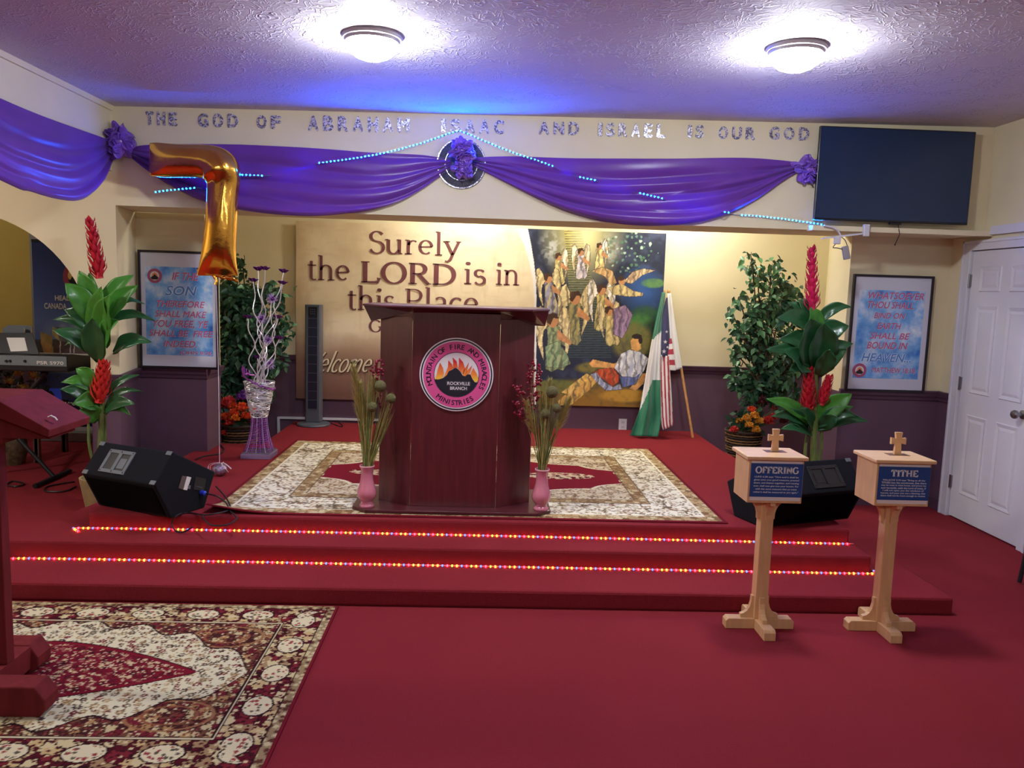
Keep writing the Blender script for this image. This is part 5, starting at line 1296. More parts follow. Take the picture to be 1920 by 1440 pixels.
# ------------------------------------------------------------------ tower fan, wall socket
fang = mat('grey_fan_plastic', C(84, 88, 98), .4); fand = mat('dark_fan_grille', C(30, 32, 50), .35)
fb_ = PZ(588, 797, ZS); fb_.z = ZS
t_ = thing('tower_fan', 'grey tower fan standing before the banner left of the podium', 'fan', fb_)
m = MB(); m.lathe([(.001,0),(.152,0),(.156,.008),(.15,.02),(.10,.03),(.06,.036),(.001,.04)], fb_, 36); m.build('base', fang, t_)
ztop = PY(590, 571, fb_.y).z; w = .075
m = MB(); pl = [(-w,.06),(-w,-.03),(-w+.012,-.052),(w-.012,-.052),(w,-.03),(w,.06)]
m.prism([(fb_.x+a, fb_.y+b_, ZS+.036) for a, b_ in pl], (0,0,ztop-ZS-.036)); m.build('housing', fang, t_, smooth=False, bevel=.006)
m = MB(); g0, g1 = ZS+.16, ztop-.02; n = 11
m.box(fb_.x-.042, fb_.x+.042, fb_.y-.0545, fb_.y-.0522, g0, g1); gr = m.build('grille', fand, t_, smooth=False)
for k in range(n):
    z = g0 + (g1-.11-g0)*k/(n-1); m = MB(); m.box(fb_.x-.042, fb_.x+.042, fb_.y-.0575, fb_.y-.0546, z, z+.004); m.build('grille_bar', fang, gr, smooth=False)
m = MB(); m.box(fb_.x-.038, fb_.x+.038, fb_.y-.0565, fb_.y-.0546, g1-.09, g1-.006); cp_ = m.build('control_panel', mat('fan_panel', C(20, 22, 30), .3), t_, smooth=False)
for r_ in range(3):
    for c_ in range(3):
        m = MB(); m.lathe([(.005,0),(.005,.002)], (fb_.x+(c_-1)*.018, fb_.y-.0566, g1-.025-r_*.02), 8, axis=(0,-1,0)); m.build('button', fang, cp_)
m = MB(); m.tube(smoothp([PZ(x, y_, ZS+.005) for x, y_ in ((608,792),(620,789),(632,790),(643,799),(636,799),(622,794),(612,795))]), .0035, 6); m.build('cord', cabm, t_)
so = PY(1167.5, 796, 7.749)
t_ = thing('wall_socket', 'white double power socket low on the purple niche wall', 'socket', so)
m = MB(); m.box(so.x-.04, so.x+.04, 7.743, 7.7495, so.z-.058, so.z+.058); m.build('plate', white, t_, smooth=False, bevel=.003)
for dz_ in (-.024, .024):
    m = MB(); m.box(so.x-.017, so.x+.017, 7.7405, 7.7428, so.z+dz_-.016, so.z+dz_+.016); oo = m.build('outlet', wpl, t_, smooth=False)
    m = MB(); m.box(so.x-.009, so.x-.006, 7.7395, 7.7404, so.z+dz_-.006, so.z+dz_+.007); m.build('slot', dkpl, oo, smooth=False)
    m = MB(); m.box(so.x+.006, so.x+.009, 7.7395, 7.7404, so.z+dz_-.006, so.z+dz_+.007); m.build('slot', dkpl, oo, smooth=False)

# ------------------------------------------------------------------ wire sculpture lamp
wire = mat('silver_wire', C(232, 230, 236), .28, .55); pwire = mat('purple_wire', C(150, 70, 170), .3, .5); pglit = mat('purple_metal_flower', C(92, 30, 120), .25, .7); lil = mat('lilac_fibre', C(176, 150, 206), .5)
sb = V(-1.68, 6.115, ZS)
t_ = thing('wire_sculpture', 'silver and purple wire sculpture lamp with curly stems, left on the stage', 'sculpture', sb)
m = MB(); m.box(sb.x-.112, sb.x+.112, sb.y-.112, sb.y+.112, ZS, ZS+.038); m.build('base', mat('lilac_plinth', C(150, 128, 168), .35, .3), t_, smooth=False, bevel=.004)
m = MB(); m.box(sb.x-.106, sb.x+.106, sb.y-.106, sb.y+.106, ZS+.0385, ZS+.046); m.build('base_top', silver, t_, smooth=False, bevel=.002)
zA, zB_ = PY(490, 782, 6.1).z, PY(490, 716, 6.1).z
def rad(z):
    if z < zA: f_ = (z-ZS-.046)/(zA-ZS-.046); return .1 - .042*(1-(1-f_)**2.0)
    f_ = (z-zA)/(zB_-zA); return .058 + .055*f_**.8
m = MB()
for k in range(20):
    a = 2*math.pi*k/20; pts = []
    for i in range(14):
        z = ZS+.047 + (zA-ZS-.047)*i/13; r_ = rad(z); sq = 1/max(abs(math.cos(a)), abs(math.sin(a))) * (1-i/13) + i/13; sq = min(sq, 1.3)
        pts.append(sb + V(r_*sq*math.cos(a), r_*sq*math.sin(a), z-ZS))
    m.tube(pts, .0022, 5, k % 2)
for i in range(17):
    z = ZS+.05 + (zA-ZS-.05)*i/16; r_ = rad(z); f_ = 1-i/16; pts = []
    for k in range(25):
        a = 2*math.pi*k/24; sq = min(1.3, 1/max(abs(math.cos(a)), abs(math.sin(a))))*f_ + (1-f_); pts.append(sb + V(r_*sq*math.cos(a), r_*sq*math.sin(a), z-ZS))
    m.tube(pts, .0017, 5, 0, caps=False)
m.build('lower_cage', [pwire, lil], t_)
rn = random.Random(5)
m = MB()
for k in range(190):
    a0 = rn.uniform(0, 6.28); z0 = zA + (zB_-zA)*rn.random(); dz_ = rn.uniform(-.06, .06); da = rn.uniform(.8, 2.6)*rn.choice((-1, 1)); pts = []
    for i in range(8):
        a = a0 + da*i/7; z = min(zB_+.0, max(zA, z0 + dz_*i/7 + rn.uniform(-.004, .004))); r_ = rad(z)*rn.uniform(.96, 1.04); pts.append(sb + V(r_*math.cos(a), r_*math.sin(a), z-ZS))
    m.tube(pts, .0024, 5)
m.build('wire_cone', wire, t_)
m = MB(); pts = []
for k in range(41):
    a = 2*math.pi*k/40; pts.append(sb + V(.116*math.cos(a), .116*math.sin(a), zB_-ZS + .0 - .055*math.cos(a) + .006*math.sin(k*2.3)))
m.tube(pts, .006, 6, caps=False)
for k in range(7):
    a = math.pi + (k-3)*.22; m.tube([sb + V(.116*math.cos(a), .116*math.sin(a), zB_-ZS+.04), sb + V(.125*math.cos(a), .125*math.sin(a), zB_-ZS+.12 - abs(k-3)*.014)], .005, 5)
m.build('purple_rim', pwire, t_)
heads = [(484,507),(497,506),(532,511),(475,528),(530,533),(465,597),(521,597),(524,636),(483,672)]; balls = [(510,560,10),(491,597,11),(503,637,9),(506,682,11)]
def stem(x, y_, k):
    top = PY(x, y_, 6.115 + (-.03 if k % 2 else .03)); bt = sb + V(.03*math.cos(k*2.1), .03*math.sin(k*2.1), zB_-ZS-.05); L = top.z - bt.z; pts = []
    for i in range(25):
        f_ = i/24; am = .028*math.sin(math.pi*min(1, f_*1.05))
        pts.append(bt + (top-bt)*f_ + V(am*math.sin(f_*L*22 + k*1.3), am*.7*math.cos(f_*L*22 + k), 0))
    mm = MB(); mm.tube(pts, .0042, 6); mm.build('curly_stem', wire, t_); return top
for k, (x, y_) in enumerate(heads):
    tp = stem(x, y_, k); m = MB()
    def fn(u_, v_, tp=tp, k=k):
        a = u_*2*math.pi; r_ = .033*v_*(1 + .25*math.cos(a*5)); return tp + V(r_*math.cos(a), r_*math.sin(a), .018*v_*v_ - .25*r_*math.sin(a) + .002*math.sin(a*5))
    m.grid(30, 5, fn, closeu=True); m.ball(tp + V(0,0,.004), .006, 8, 5); m.build('metal_flower', pglit, t_, solid=.0015)
for k, (x, y_, r_) in enumerate(balls):
    tp = stem(x, y_, k + 11); R0 = r_*6.1/F; m = MB(); m.ball(tp, R0*.45, 12, 8, 1)
    for i in range(110):
        d_ = V(rn.gauss(0,1), rn.gauss(0,1), rn.gauss(0,1)).normalized(); m.tube([tp + d_*R0*.4, tp + d_*R0*rn.uniform(.85, 1.25)], [.0016, .0006], 3)
    m.build('spiky_ball', [lil, pglit], t_)
# ------------------------------------------------------------------ plants
leafd = mat('ficus_leaf', C(36, 74, 52), .4, var=.4, vscale=14, trans=.12); leafl = mat('ficus_leaf_pale', C(84, 134, 92), .4, var=.25, vscale=14, trans=.15)
bark = mat('brown_bark', C(84, 62, 48), .85, var=.3, vscale=40, bump=.5, bscale=60); potm = mat('dark_pot', C(40, 34, 36), .5); soil = mat('moss_soil', C(50, 44, 34), .95, bump=.6, bscale=80)
def ficus(label, base, Y, clusters, n, rn, z_split):
    t_ = thing('ficus_tree', label, 'plant', base, 'artificial ficus trees in the niche')
    m = MB(); m.lathe([(.001,0),(.12,0),(.15,.24),(.155,.25),(.14,.25),(.135,.22)], base, 24, caps=False); m.build('pot', potm, t_)
    m = MB(); m.lathe([(.001,.215),(.136,.225)], base, 20, caps=False); m.build('soil', soil, t_)
    tr = MB(); hub = PY(clusters[0][0], clusters[0][1]+30, Y)
    for k in range(3): tr.tube(smoothp([base + V(.03*math.cos(k*2.1), .03*math.sin(k*2.1), .2), base + (hub-base)*.5 + V(.05*math.cos(k*2.1+1), .05*math.sin(k*2.1+1), 0), hub]), [.016]*8 + [.014]*8 + [.012], 7)
    tot = sum(c[2]*c[3]*c[4] for c in clusters); fo = MB()
    for (cx, cy, rx, ry, w) in clusters:
        cc = PY(cx, cy, Y + rn.uniform(-.08, .08)); tr.tube(smoothp([hub, (hub+cc)/2 + V(0,0,.05), cc]), [.008]*8 + [.006]*8 + [.003], 6)
        k_ = Y/F; nn = max(6, int(n*rx*ry*w/tot)); tw = []
        for i in range(max(3, nn//9)):
            th = rn.uniform(0, 6.283); q = math.sqrt(rn.random()); e = cc + V(rx*k_*q*math.cos(th), rn.uniform(-1,1)*min(rx,ry)*k_*.8, ry*k_*q*math.sin(th)); tr.tube([cc, (cc+e)/2 + V(0,0,.02), e], [.003,.0022,.0012], 4); tw.append(e)
        for i in range(nn):
            e = rn.choice(tw) + V(rn.gauss(0,.035), rn.gauss(0,.035), rn.gauss(0,.04)); L = rn.uniform(.052, .092); wd = L*.27
            d_ = V(rn.uniform(-1,1), rn.uniform(-1,.4), rn.uniform(-1.3,.25)).normalized(); s_ = d_.cross(V(rn.uniform(-.6,.6), rn.uniform(-1,-.2), rn.uniform(.2,1))).normalized(); nm_ = s_.cross(d_)
            up_ = nm_*(wd*.35)
            pts = [e, e + d_*L*.35 + s_*wd + up_, e + d_*L*.7 + s_*wd*.7 + up_*.7, e + d_*L - nm_*L*.08, e + d_*L*.7 - s_*wd*.7 + up_*.7, e + d_*L*.35 - s_*wd + up_, e + d_*L*.5]
            fo.add(pts, [(0,1,6),(1,2,6),(2,3,6),(3,4,6),(4,5,6),(5,0,6)], 1 if rn.random() < z_split else 0)
    tr.build('trunk', bark, t_); fo.build('foliage', [leafd, leafl], t_, ang=60)
ficus('dark artificial ficus tree behind the wire sculpture, left of the banner', V(-2.28, 7.2, 0), 7.0, [(468,640,46,80,1.3),(450,575,38,45,1.2),(428,640,22,90,1.2),(436,500,14,26,.6),(455,495,10,18,.5),(490,543,42,16,1),(520,618,20,50,.8),(524,670,14,24,.5),(440,705,34,60,1.2),(470,720,26,50,1.0),(432,545,22,24,1)], 2600, random.Random(11), .15)
ficus('green artificial ficus tree in the right corner of the niche, behind the red spiked plant', V(2.45, 7.25, 0), 7.0, [(1430,710,38,46,1),(1445,620,40,62,1.1),(1398,640,28,36,.8),(1425,566,24,34,.8),(1420,510,18,28,.7),(1470,555,30,36,.9),(1446,505,14,26,.5),(1386,560,24,12,.5),(1374,590,10,12,.5),(1408,478,22,8,.4),(1375,660,16,18,.6),(1398,700,24,26,.8),(1402,742,18,18,.6),(1470,700,34,60,1),(1395,768,12,12,.5),(1490,600,20,40,.8)], 2000, random.Random(23), .36)

bleaf = mat('broad_leaf', C(72, 142, 52), .36, var=.3, vscale=7, trans=.12, coat=.1); bleafd = mat('broad_leaf_dark', C(44, 96, 56), .3, var=.3, vscale=7, coat=.25, trans=.08); bstem = mat('green_stalk', C(96, 112, 52), .6, var=.35, vscale=18, stretch=(3,3,.6)); spikm = mat('red_bract', C(196, 28, 48), .5, var=.18, vscale=30); spikp = mat('pink_bract', C(214, 34, 92), .5, var=.15, vscale=30); spiko = mat('scarlet_bract', C(214, 50, 44), .5, var=.15, vscale=30)
potb = mat('beige_pot', C(150, 132, 92), .7, var=.15, vscale=20)
def broad_leaf(t_, a, b_, w, mt_, rn, arch=.03, face=.5):
    a = Vector(a); b_ = Vector(b_); d_ = b_ - a; L = d_.length; d_.normalize()
    vw = V(0, -1, .35 + face*.3).normalized(); s_ = d_.cross(vw)
    if s_.length < .2: s_ = d_.cross(V(1,0,0))
    s_.normalize(); n_ = s_.cross(d_); n_ = n_ if n_.dot(vw) > 0 else -n_
    tw = rn.uniform(-.5, .5); m = MB()
    def fn(u, v):
        t = v; prof = (math.sin(math.pi*min(1, t*.97+.03)**.8))**.85 * (1 if t < .97 else .5)
        x = (u-.5)*2; c_ = a + d_*(L*t) + V(0,0, arch*math.sin(math.pi*t) - arch*.7*t*t) + n_*(arch*.5*math.sin(math.pi*t))
        ang = tw*t; s2 = s_*math.cos(ang) + n_*math.sin(ang)
        return c_ + s2*(x*w*prof*.5) + n_*(abs(x)*w*.16*prof + .006*math.sin(t*16 + x*3)*abs(x))
    m.grid(9, 14, fn); m.build('leaf', mt_, t_, ang=180, solid=.0015)
def spike(t_, a, b_, r, mt_, rn, n=62, name='flower_spike'):
    a = Vector(a); b_ = Vector(b_); ax = (b_-a); L = ax.length; ax.normalize(); u_ = ax.cross(V(0,1,0)).normalized(); w_ = ax.cross(u_); m = MB()
    m.tube([a, a + ax*L*.5, b_], [r*.62, r*.5, r*.3], 8)
    for i in range(n):
        f_ = i/n; th = i*2.399; o = u_*math.cos(th) + w_*math.sin(th); p = a + ax*(L*f_) + o*r*.5*(1-.5*f_); ln = r*(1.9-1.0*f_); s2 = ax.cross(o)
        tip = p + ax*ln*1.1 + o*ln*.55; md = p + ax*ln*.55 + o*ln*.42
        m.add([p - s2*r*.30, p + s2*r*.30, md + s2*r*.34, tip, md - s2*r*.34, md + o*r*.15], [(0,1,5),(1,2,5),(2,3,5),(3,4,5),(4,0,5)])
    m.ball(b_ - ax*r*.2, r*.42, 8, 6); m.build(name, mt_, t_, ang=50)
def ginger(label, base, Y, stems, leaves, spikes, rn):
    t_ = thing('broad_leaf_plant', label, 'plant', base, 'artificial broad leaf plants with flower spikes')
    m = MB(); m.lathe([(.001,0),(.10,0),(.135,.20),(.14,.235),(.125,.235),(.12,.2)], base, 28, caps=False); m.build('pot', potb, t_)
    m = MB(); m.lathe([(.001,.195),(.121,.2)], base, 20, caps=False); m.build('soil', soil, t_)
    for st in stems:
        m = MB(); pts = [base + V(rn.uniform(-.03,.03), rn.uniform(-.03,.03), .19)] + [PY(x, y_, Y + dy) for x, y_, dy in st[1]]; P2 = smoothp(pts, 6); m.tube(P2, [st[0]*(1-.45*i/len(P2)) for i in range(len(P2))], 8); m.build('stalk', bstem, t_)
    for (x0, y0, x1_, y1_, w, dk, dy) in leaves:
        broad_leaf(t_, PY(x0, y0, Y), PY(x1_, y1_, Y + dy), w*Y/F*1.03, bleafd if dk else bleaf, rn, arch=.02 + .03*rn.random())
    for (x0, y0, x1_, y1_, r, mt_) in spikes: spike(t_, PY(x0, y0, Y-.03), PY(x1_, y1_, Y-.03), r*Y/F, mt_, rn)
YL = 5.5; bL = V(PY(188, 900, YL).x, YL + .02, 0)
ginger('tall broad leaf plant with red spikes, in a beige pot by the arch', bL, YL, [(.022, [(189,820,0),(190,740,0),(187,640,0),(186,560,0)]), (.012, [(168,840,-.03),(165,790,-.03),(150,760,-.03)]), (.014, [(196,830,.02),(196,760,.02),(192,720,0)])],
 [(186,600,148,498,32,0,-.06),(184,612,122,522,38,0,-.1),(190,596,250,508,32,0,.02),(196,606,258,530,36,0,-.05),(188,640,190,532,50,0,-.16),(198,650,204,545,46,0,-.2),(184,606,167,503,22,0,.08),(182,622,120,574,30,1,-.05),(200,590,272,562,16,1,.04),(200,612,292,593,18,1,-.04),(182,630,98,592,18,1,-.02),(180,664,98,612,30,1,-.1),(186,680,172,590,40,1,-.14),(192,668,222,590,40,0,-.16),(212,662,285,634,28,1,-.06),(176,660,120,640,26,1,.03),
  (182,736,142,682,26,0,-.03),(184,736,114,710,24,0,-.06),(180,760,112,722,26,1,-.1),(198,742,262,698,14,1,.02),(196,765,268,726,14,1,-.04),(186,762,136,752,36,0,-.14),(196,772,253,752,28,1,-.1),(182,790,148,762,34,0,-.12),(200,775,246,770,24,0,-.05)],
 [(187,522,169,414,11,spikm),(186,755,195,682,13,spiko)], random.Random(4))
YR = 5.72; bR = V(PY(1527, 900, YR).x, YR, 0)
ginger('tall plant with dark broad leaves and pink red spikes, behind the right floor speaker', bR, YR, [(.03, [(1526,840,0),(1528,780,0),(1528,690,0),(1526,590,0)]), (.016, [(1510,850,-.02),(1516,800,0),(1518,770,0)]), (.016, [(1538,850,.02),(1540,800,0),(1543,755,0)])],
 [(1526,612,1598,567,22,1,-.06),(1522,620,1457,590,36,1,-.08),(1518,606,1476,562,22,1,.05),(1520,604,1492,556,26,1,.05),(1528,640,1520,568,36,0,-.05),(1532,640,1592,606,40,1,-.08),(1524,660,1460,630,36,1,-.06),(1520,690,1520,590,66,1,-.2),(1532,690,1545,600,56,1,-.2),(1534,672,1600,640,26,1,-.06),(1526,690,1436,648,30,1,-.08),(1536,700,1588,648,32,1,-.1),(1518,706,1468,650,44,1,-.14),(1536,706,1556,650,36,1,-.16),(1520,690,1480,690,36,1,-.1),(1510,600,1450,610,18,1,-.03),
  (1518,795,1437,742,28,0,-.08),(1530,790,1598,735,40,0,-.1),(1532,800,1608,772,28,1,-.1),(1530,806,1630,784,24,1,-.04),(1516,800,1446,774,26,1,-.08),(1522,815,1464,800,24,1,-.1),(1536,800,1600,758,22,0,.02),(1524,806,1500,760,28,1,-.14),(1540,806,1572,776,30,1,-.14),(1512,812,1478,786,22,1,-.05)],
 [(1523,582,1522,466,10.5,spikp),(1516,772,1517,694,11,spikm),(1540,760,1555,707,9,spikm)], random.Random(9))

# flower baskets
wick = mat('woven_wicker', C(132, 100, 58), .7, var=.3, vscale=20); wickd = mat('dark_wicker', C(52, 40, 32), .8, var=.2, vscale=30); orf = mat('orange_flower', C(226, 84, 34), .6, var=.15, vscale=40); rdf = mat('red_flower', C(190, 46, 40), .6, var=.15, vscale=40); puf = mat('purple_flower', C(128, 66, 168), .6, var=.2, vscale=40); ylf = mat('golden_leaf_flower', C(214, 150, 46), .6, var=.2, vscale=30); dkr = mat('maroon_flower', C(92, 28, 40), .7); yof = mat('amber_flower', C(232, 130, 34), .6, var=.1, vscale=40)
def pompon(t_, c, R, mt_, rn, name='flower', petals=70):
    m = MB(); m.ball(c, R*.5, 10, 7)
    for i in range(petals):
        z = rn.uniform(-.4, 1); th = i*2.399; r_ = math.sqrt(max(0, 1-z*z)); d_ = V(r_*math.cos(th), -abs(z)*.4 + r_*math.sin(th)*.9, z).normalized()
        s_ = d_.cross(V(rn.uniform(-1,1), rn.uniform(-1,1), .4)).normalized(); p = c + d_*R*.4; q = c + d_*R*rn.uniform(.85, 1.1); n_ = s_.cross(d_)
        m.add([p, p + (q-p)*.6 + s_*R*.2, q + n_*R*.08, p + (q-p)*.6 - s_*R*.2], [(0,1,2,3)])
    m.build(name, mt_, t_, ang=40)
def basket(label, base, Y, h, fl_, rn, green):
    t_ = thing('flower_basket', label, 'flower basket', base, 'baskets of artificial flowers')
    n = 36; rows = int(h/.022); m = MB()
    R = lambda z: .115 + .045*(z/h)
    m.lathe([(R(0)*.97, 0), (R(h)*.95, h*.98)], base, 24); m.build('lining', wickd, t_)
    m = MB()
    for r_ in range(rows):
        z = .012 + r_*(h-.02)/(rows-1); pts = []
        for k in range(n*2+1):
            a = 2*math.pi*k/(n*2); pts.append(base + V((R(z)+.005*(1 if (k//2 + r_) % 2 else -1))*math.cos(a), (R(z)+.005*(1 if (k//2 + r_) % 2 else -1))*math.sin(a), z))
        m.tube(pts, .0055, 5, r_ % 3 == 1, caps=False)
    m.build('weave', [wick, wickd], t_)
    m = MB(); m.tube([base + V((R(h)+.004)*math.cos(2*math.pi*k/24), (R(h)+.004)*math.sin(2*math.pi*k/24), h) for k in range(25)], .011, 6, caps=False); m.build('rim', wickd, t_)
    m = MB()
    for i in range(90):
        th = rn.uniform(0, 6.283); q = math.sqrt(rn.random()); e = base + V(.15*q*math.cos(th), .15*q*math.sin(th), h + rn.uniform(0, .16)); L = rn.uniform(.05, .09); d_ = V(rn.uniform(-1,1), rn.uniform(-1,.3), rn.uniform(-.5,1)).normalized(); s_ = d_.cross(V(.2,-1,.4)).normalized()*L*.3
        m.add([e, e + d_*L*.5 + s_, e + d_*L, e + d_*L*.5 - s_], [(0,1,2,3)])
    m.build('leaves', leafd, t_)
    for (x, y_, r_, mt_, dy) in fl_: 
        c = PY(x, y_, Y + dy); sm = MB(); sm.tube([base + V(0,0,h), c], .003, 4); 
        pompon(t_, c, r_*Y/F, mt_, rn); sm.build('stem', bstem, t_)
basket('basket of orange, red and purple flowers beside the wire sculpture', V(-2.03, 6.78, 0), 6.72, .405, [(428,758,17,rdf,0),(456,743,14,puf,.02),(454,766,13,orf,-.06),(471,769,11,orf,.0),(462,780,11,orf,-.1),(439,776,11,orf,-.1),(441,785,9,yof,-.14),(422,783,11,orf,-.06),(431,792,9,rdf,-.12),(418,800,9,rdf,-.03),(474,790,10,dkr,-.02),(420,812,7,rdf,-.08),(438,762,10,orf,-.03),(415,770,9,rdf,.05)], random.Random(31), 0)
basket('basket of red and golden flowers in front of the right ficus tree', V(2.36, 6.95, 0), 6.88, .43, [(1376,806,9,rdf,-.05),(1409,768,9,orf,-.05),(1400,785,10,ylf,-.08),(1415,780,10,ylf,-.1),(1405,797,9,ylf,-.12),(1424,790,9,ylf,-.1),(1440,790,12,rdf,-.08),(1452,782,10,rdf,-.02),(1430,752,11,dkr,.04),(1472,758,11,puf,.06),(1455,765,9,rdf,.05),(1386,790,8,ylf,0),(1418,806,9,ylf,-.12),(1470,790,9,dkr,0)], random.Random(37), 0)

# ------------------------------------------------------------------ room behind the arch: keyboard, roll-up banner, dark plant
KY = 6.15
kbk = mat('black_keyboard', C(24, 26, 30), .35); kgr = mat('grey_keyboard_panel', C(112, 124, 128), .4); kwh = mat('white_keys', C(214, 214, 210), .35)
kr = PY(126, 680, KY).x; kt = PY(100, 668, KY).z; kb = PY(100, 697, KY).z; kl = kr - 1.05
t_ = thing('electric_keyboard', 'black and grey electric keyboard behind the arch', 'keyboard', V((kr+kl)/2, KY+.15, kb))
m = MB(); m.prism([(kl,KY,kb),(kl,KY+.40,kb),(kl,KY+.40,kt-.03),(kl,KY+.1,kt+.01),(kl,KY,kt)], (kr-kl,0,0)); m.build('body', kbk, t_, smooth=False, bevel=.006)
m = MB(); m.box(kl+.01, kr-.004, KY-.0025, KY-.0005, kb+.042, kt-.004); pn_ = m.build('panel', kgr, t_, smooth=False)
for x in (12, 19, 47): 
    m = MB(); q = PY(x, 677, KY-.003); m.lathe([(.011,0),(.009,.01),(.001,.01)], q, 14, axis=(0,-1,0)); m.build('knob', kbk, pn_)
m = MB(); q = PY(69, 683, KY-.003); q2 = PY(119, 683, KY-.003); text_fit(m, 'PSR S970', q, q2.x-q.x, .026, bold=.02); m.build('lettering', paper, pn_, smooth=False)
m = MB()
for i in range(40): m.box(kl+.02+i*.0255, kl+.02+i*.0255+.0245, KY+.26, KY+.395, kt-.022, kt-.012)
m.build('keys', kwh, t_, smooth=False)
t_ = thing('music_rest', 'black music rest with a white page on the keyboard', 'music rest', V(PY(30, 650, KY).x, KY+.2, kt))
m = MB(); a, b_, c_, e_ = PY(-40,667,KY+.06), PY(74,667,KY+.06), PY(60,624,KY+.14), PY(-40,624,KY+.14); m.hexa([a,b_,c_,e_] + [p + V(0,.006,0) for p in (a,b_,c_,e_)]); m.build('rest_plate', kbk, t_, smooth=False)
m = MB(); a, b_, c_, e_ = [PY(x, y_, KY+.06+.08*(667-y_)/43-.004) for x, y_ in ((20,659),(52,658),(46,633),(12,633))]; m.hexa([a,b_,c_,e_] + [p + V(0,.001,0) for p in (a,b_,c_,e_)]); m.build('page', paper, t_, smooth=False)
for nm, x0_, x1_, yb, yt, dy in (('white book standing behind the music rest, the front one', 6, 44, 627, 616, .20), ('white book standing behind the music rest, the rear one', 13, 57, 627, 612, .26)):
    p0 = PY(x0_, yb, KY+dy); p1 = PY(x1_, yt, KY+dy); t_ = thing('book', nm, 'book', V((p0.x+p1.x)/2, KY+dy, kt-.03), 'books on the keyboard')
    m = MB(); m.box(p0.x, p1.x, KY+dy, KY+dy+.022, kt+.0245-.135*dy+.0005, p1.z); m.build('pages', paper, t_, smooth=False)
    m = MB(); m.box(p0.x-.002, p1.x+.002, KY+dy-.002, KY+dy-.0002, kt+.0245-.135*dy+.0005, p1.z+.002); m.box(p0.x-.002, p1.x+.002, KY+dy+.0222, KY+dy+.025, kt+.0245-.135*dy+.0005, p1.z+.004); m.build('cover', plas, t_, smooth=False)
t_ = thing('keyboard_stand', 'black crossed leg stand under the keyboard', 'stand', V(PY(60, 900, KY).x, KY+.2, 0))
xr_ = kr-.22; xl_ = kr-.95
for (xa_, xb2, yy) in ((xl_, xr_, KY+.12), (xr_, xl_, KY+.17)):
    m = MB(); m.tube([V(xa_, yy, .03), V(xb2, yy, kb-.02)], .016, 8); m.build('leg', kbk, t_)
for x in (xl_, xr_):
    m = MB(); m.tube([V(x, KY-.1, .02), V(x, KY+.42, .02)], .018, 8); m.build('foot', kbk, t_)
    m = MB(); m.tube([V(x, KY+.02, kb-.012), V(x, KY+.36, kb-.012)], .011, 8); m.build('support', kbk, t_)
m = MB(); m.tube(smoothp([PZ(x, y_, .008) for x, y_ in ((140,903),(120,906),(90,912),(84,920),(100,922),(125,920),(142,912))]), .006, 6); tag(m.build('pedal_cable', cabm), 'dark cable in a loop right of the keyboard stand foot, on the carpet', 'cable')
m = MB(); m.tube(smoothp([PZ(x, y_, .008) for x, y_ in ((12,908),(25,902),(45,907),(30,912),(5,909))]), .006, 6)
tag(m.build('pedal_cable', cabm), 'dark cable in a small loop left of the keyboard stand foot, on the carpet', 'cable')
# roll-up banner
RY = 7.9; r0_, r1_ = PY(66, 640, RY).x, PY(66, 640, RY).x + .85; rz0, rz1 = .10, PY(70, 451, RY).z
NX2, NY2 = 170, 330; u, v = np.meshgrid(np.linspace(0, 1, NX2), np.linspace(1, 0, NY2)); wx = r0_ + u*(r1_-r0_); wz = rz1 - v*(rz1-rz0)
dz = wz - H; den = FW.x*wx + FW.y*RY + FW.z*dz; X_ = 960 + F*(RX.x*wx + RX.y*RY + RX.z*dz)/den; Yp = 720 - F*(UP.x*wx + UP.y*RY + UP.z*dz)/den
pic = np.zeros((NY2, NX2, 3)); pic[:] = (34, 48, 110); pf = fbm(X_, Yp, 9, 31); pn = fbm(X_, Yp, 26, 33)
mix(pic, np.clip((Yp-470)/130, 0, 1)*.75, (120, 146, 204)); mix(pic, np.clip((X_-75)/40, 0, 1)*np.clip((600-Yp)/140, 0, 1)*.4, (26, 36, 96))
mix(pic, np.clip(1.3-np.hypot((X_-140)/52, (Yp-622)/26), 0, 1)*np.clip(pn*2-.3, 0, 1), (206, 212, 226))
pic[Yp > 636] = (84, 80, 84); mix(pic, (Yp > 636)*np.clip((pf-.4)*2, 0, .6), (58, 54, 62))
shp([(76,622),(98,630),(98,650),(76,640)], (176, 150, 96)); shp([(98,612),(112,620),(112,640),(98,628)], (196, 176, 110)); shp([(105,612),(170,628),(180,645),(112,640)], (120, 120, 122)); shp([(76,640),(100,650),(100,672),(84,668)], (190, 150, 92)); shp([(100,640),(178,648),(178,668),(104,664)], (92, 74, 76))
for xx in (112, 131, 138): shp([(xx,640),(xx+2,640),(xx+2,662),(xx,662)], (214, 208, 208))
pic[Yp > 664] = (58, 58, 66); pic[Yp > 700] = (24, 26, 66); k = inpoly(X_, Yp, [(84,728),(114,728),(118,770),(88,772)]); pic[k] = (44, 66, 190); pic[Yp > 800] = (206, 204, 210); pic[Yp > 829] = (30, 30, 40)
q = np.hypot(X_-152, (Yp-518)); pic[q < 34] = (160, 60, 84); pic[q < 25] = (226, 190, 110); pic[(q < 25) & (Yp > 516 + 8*np.sin(X_*.3))] = (30, 28, 40)
t_ = thing('rollup_banner', 'blue standing roll-up banner with a building photo, behind the keyboard', 'banner stand', V((r0_+r1_)/2, RY, 0))
painted('print', NX2, NY2, lambda u, v: np.stack([r0_ + u*(r1_-r0_), np.full_like(u, RY), rz0 + v*(rz1-rz0)], 1), pic, banm, t_, t_.location)
m = MB(); m.box(r0_-.01, r1_+.01, RY-.06, RY+.06, 0, .1); m.build('base', silver, t_, smooth=False, bevel=.01)
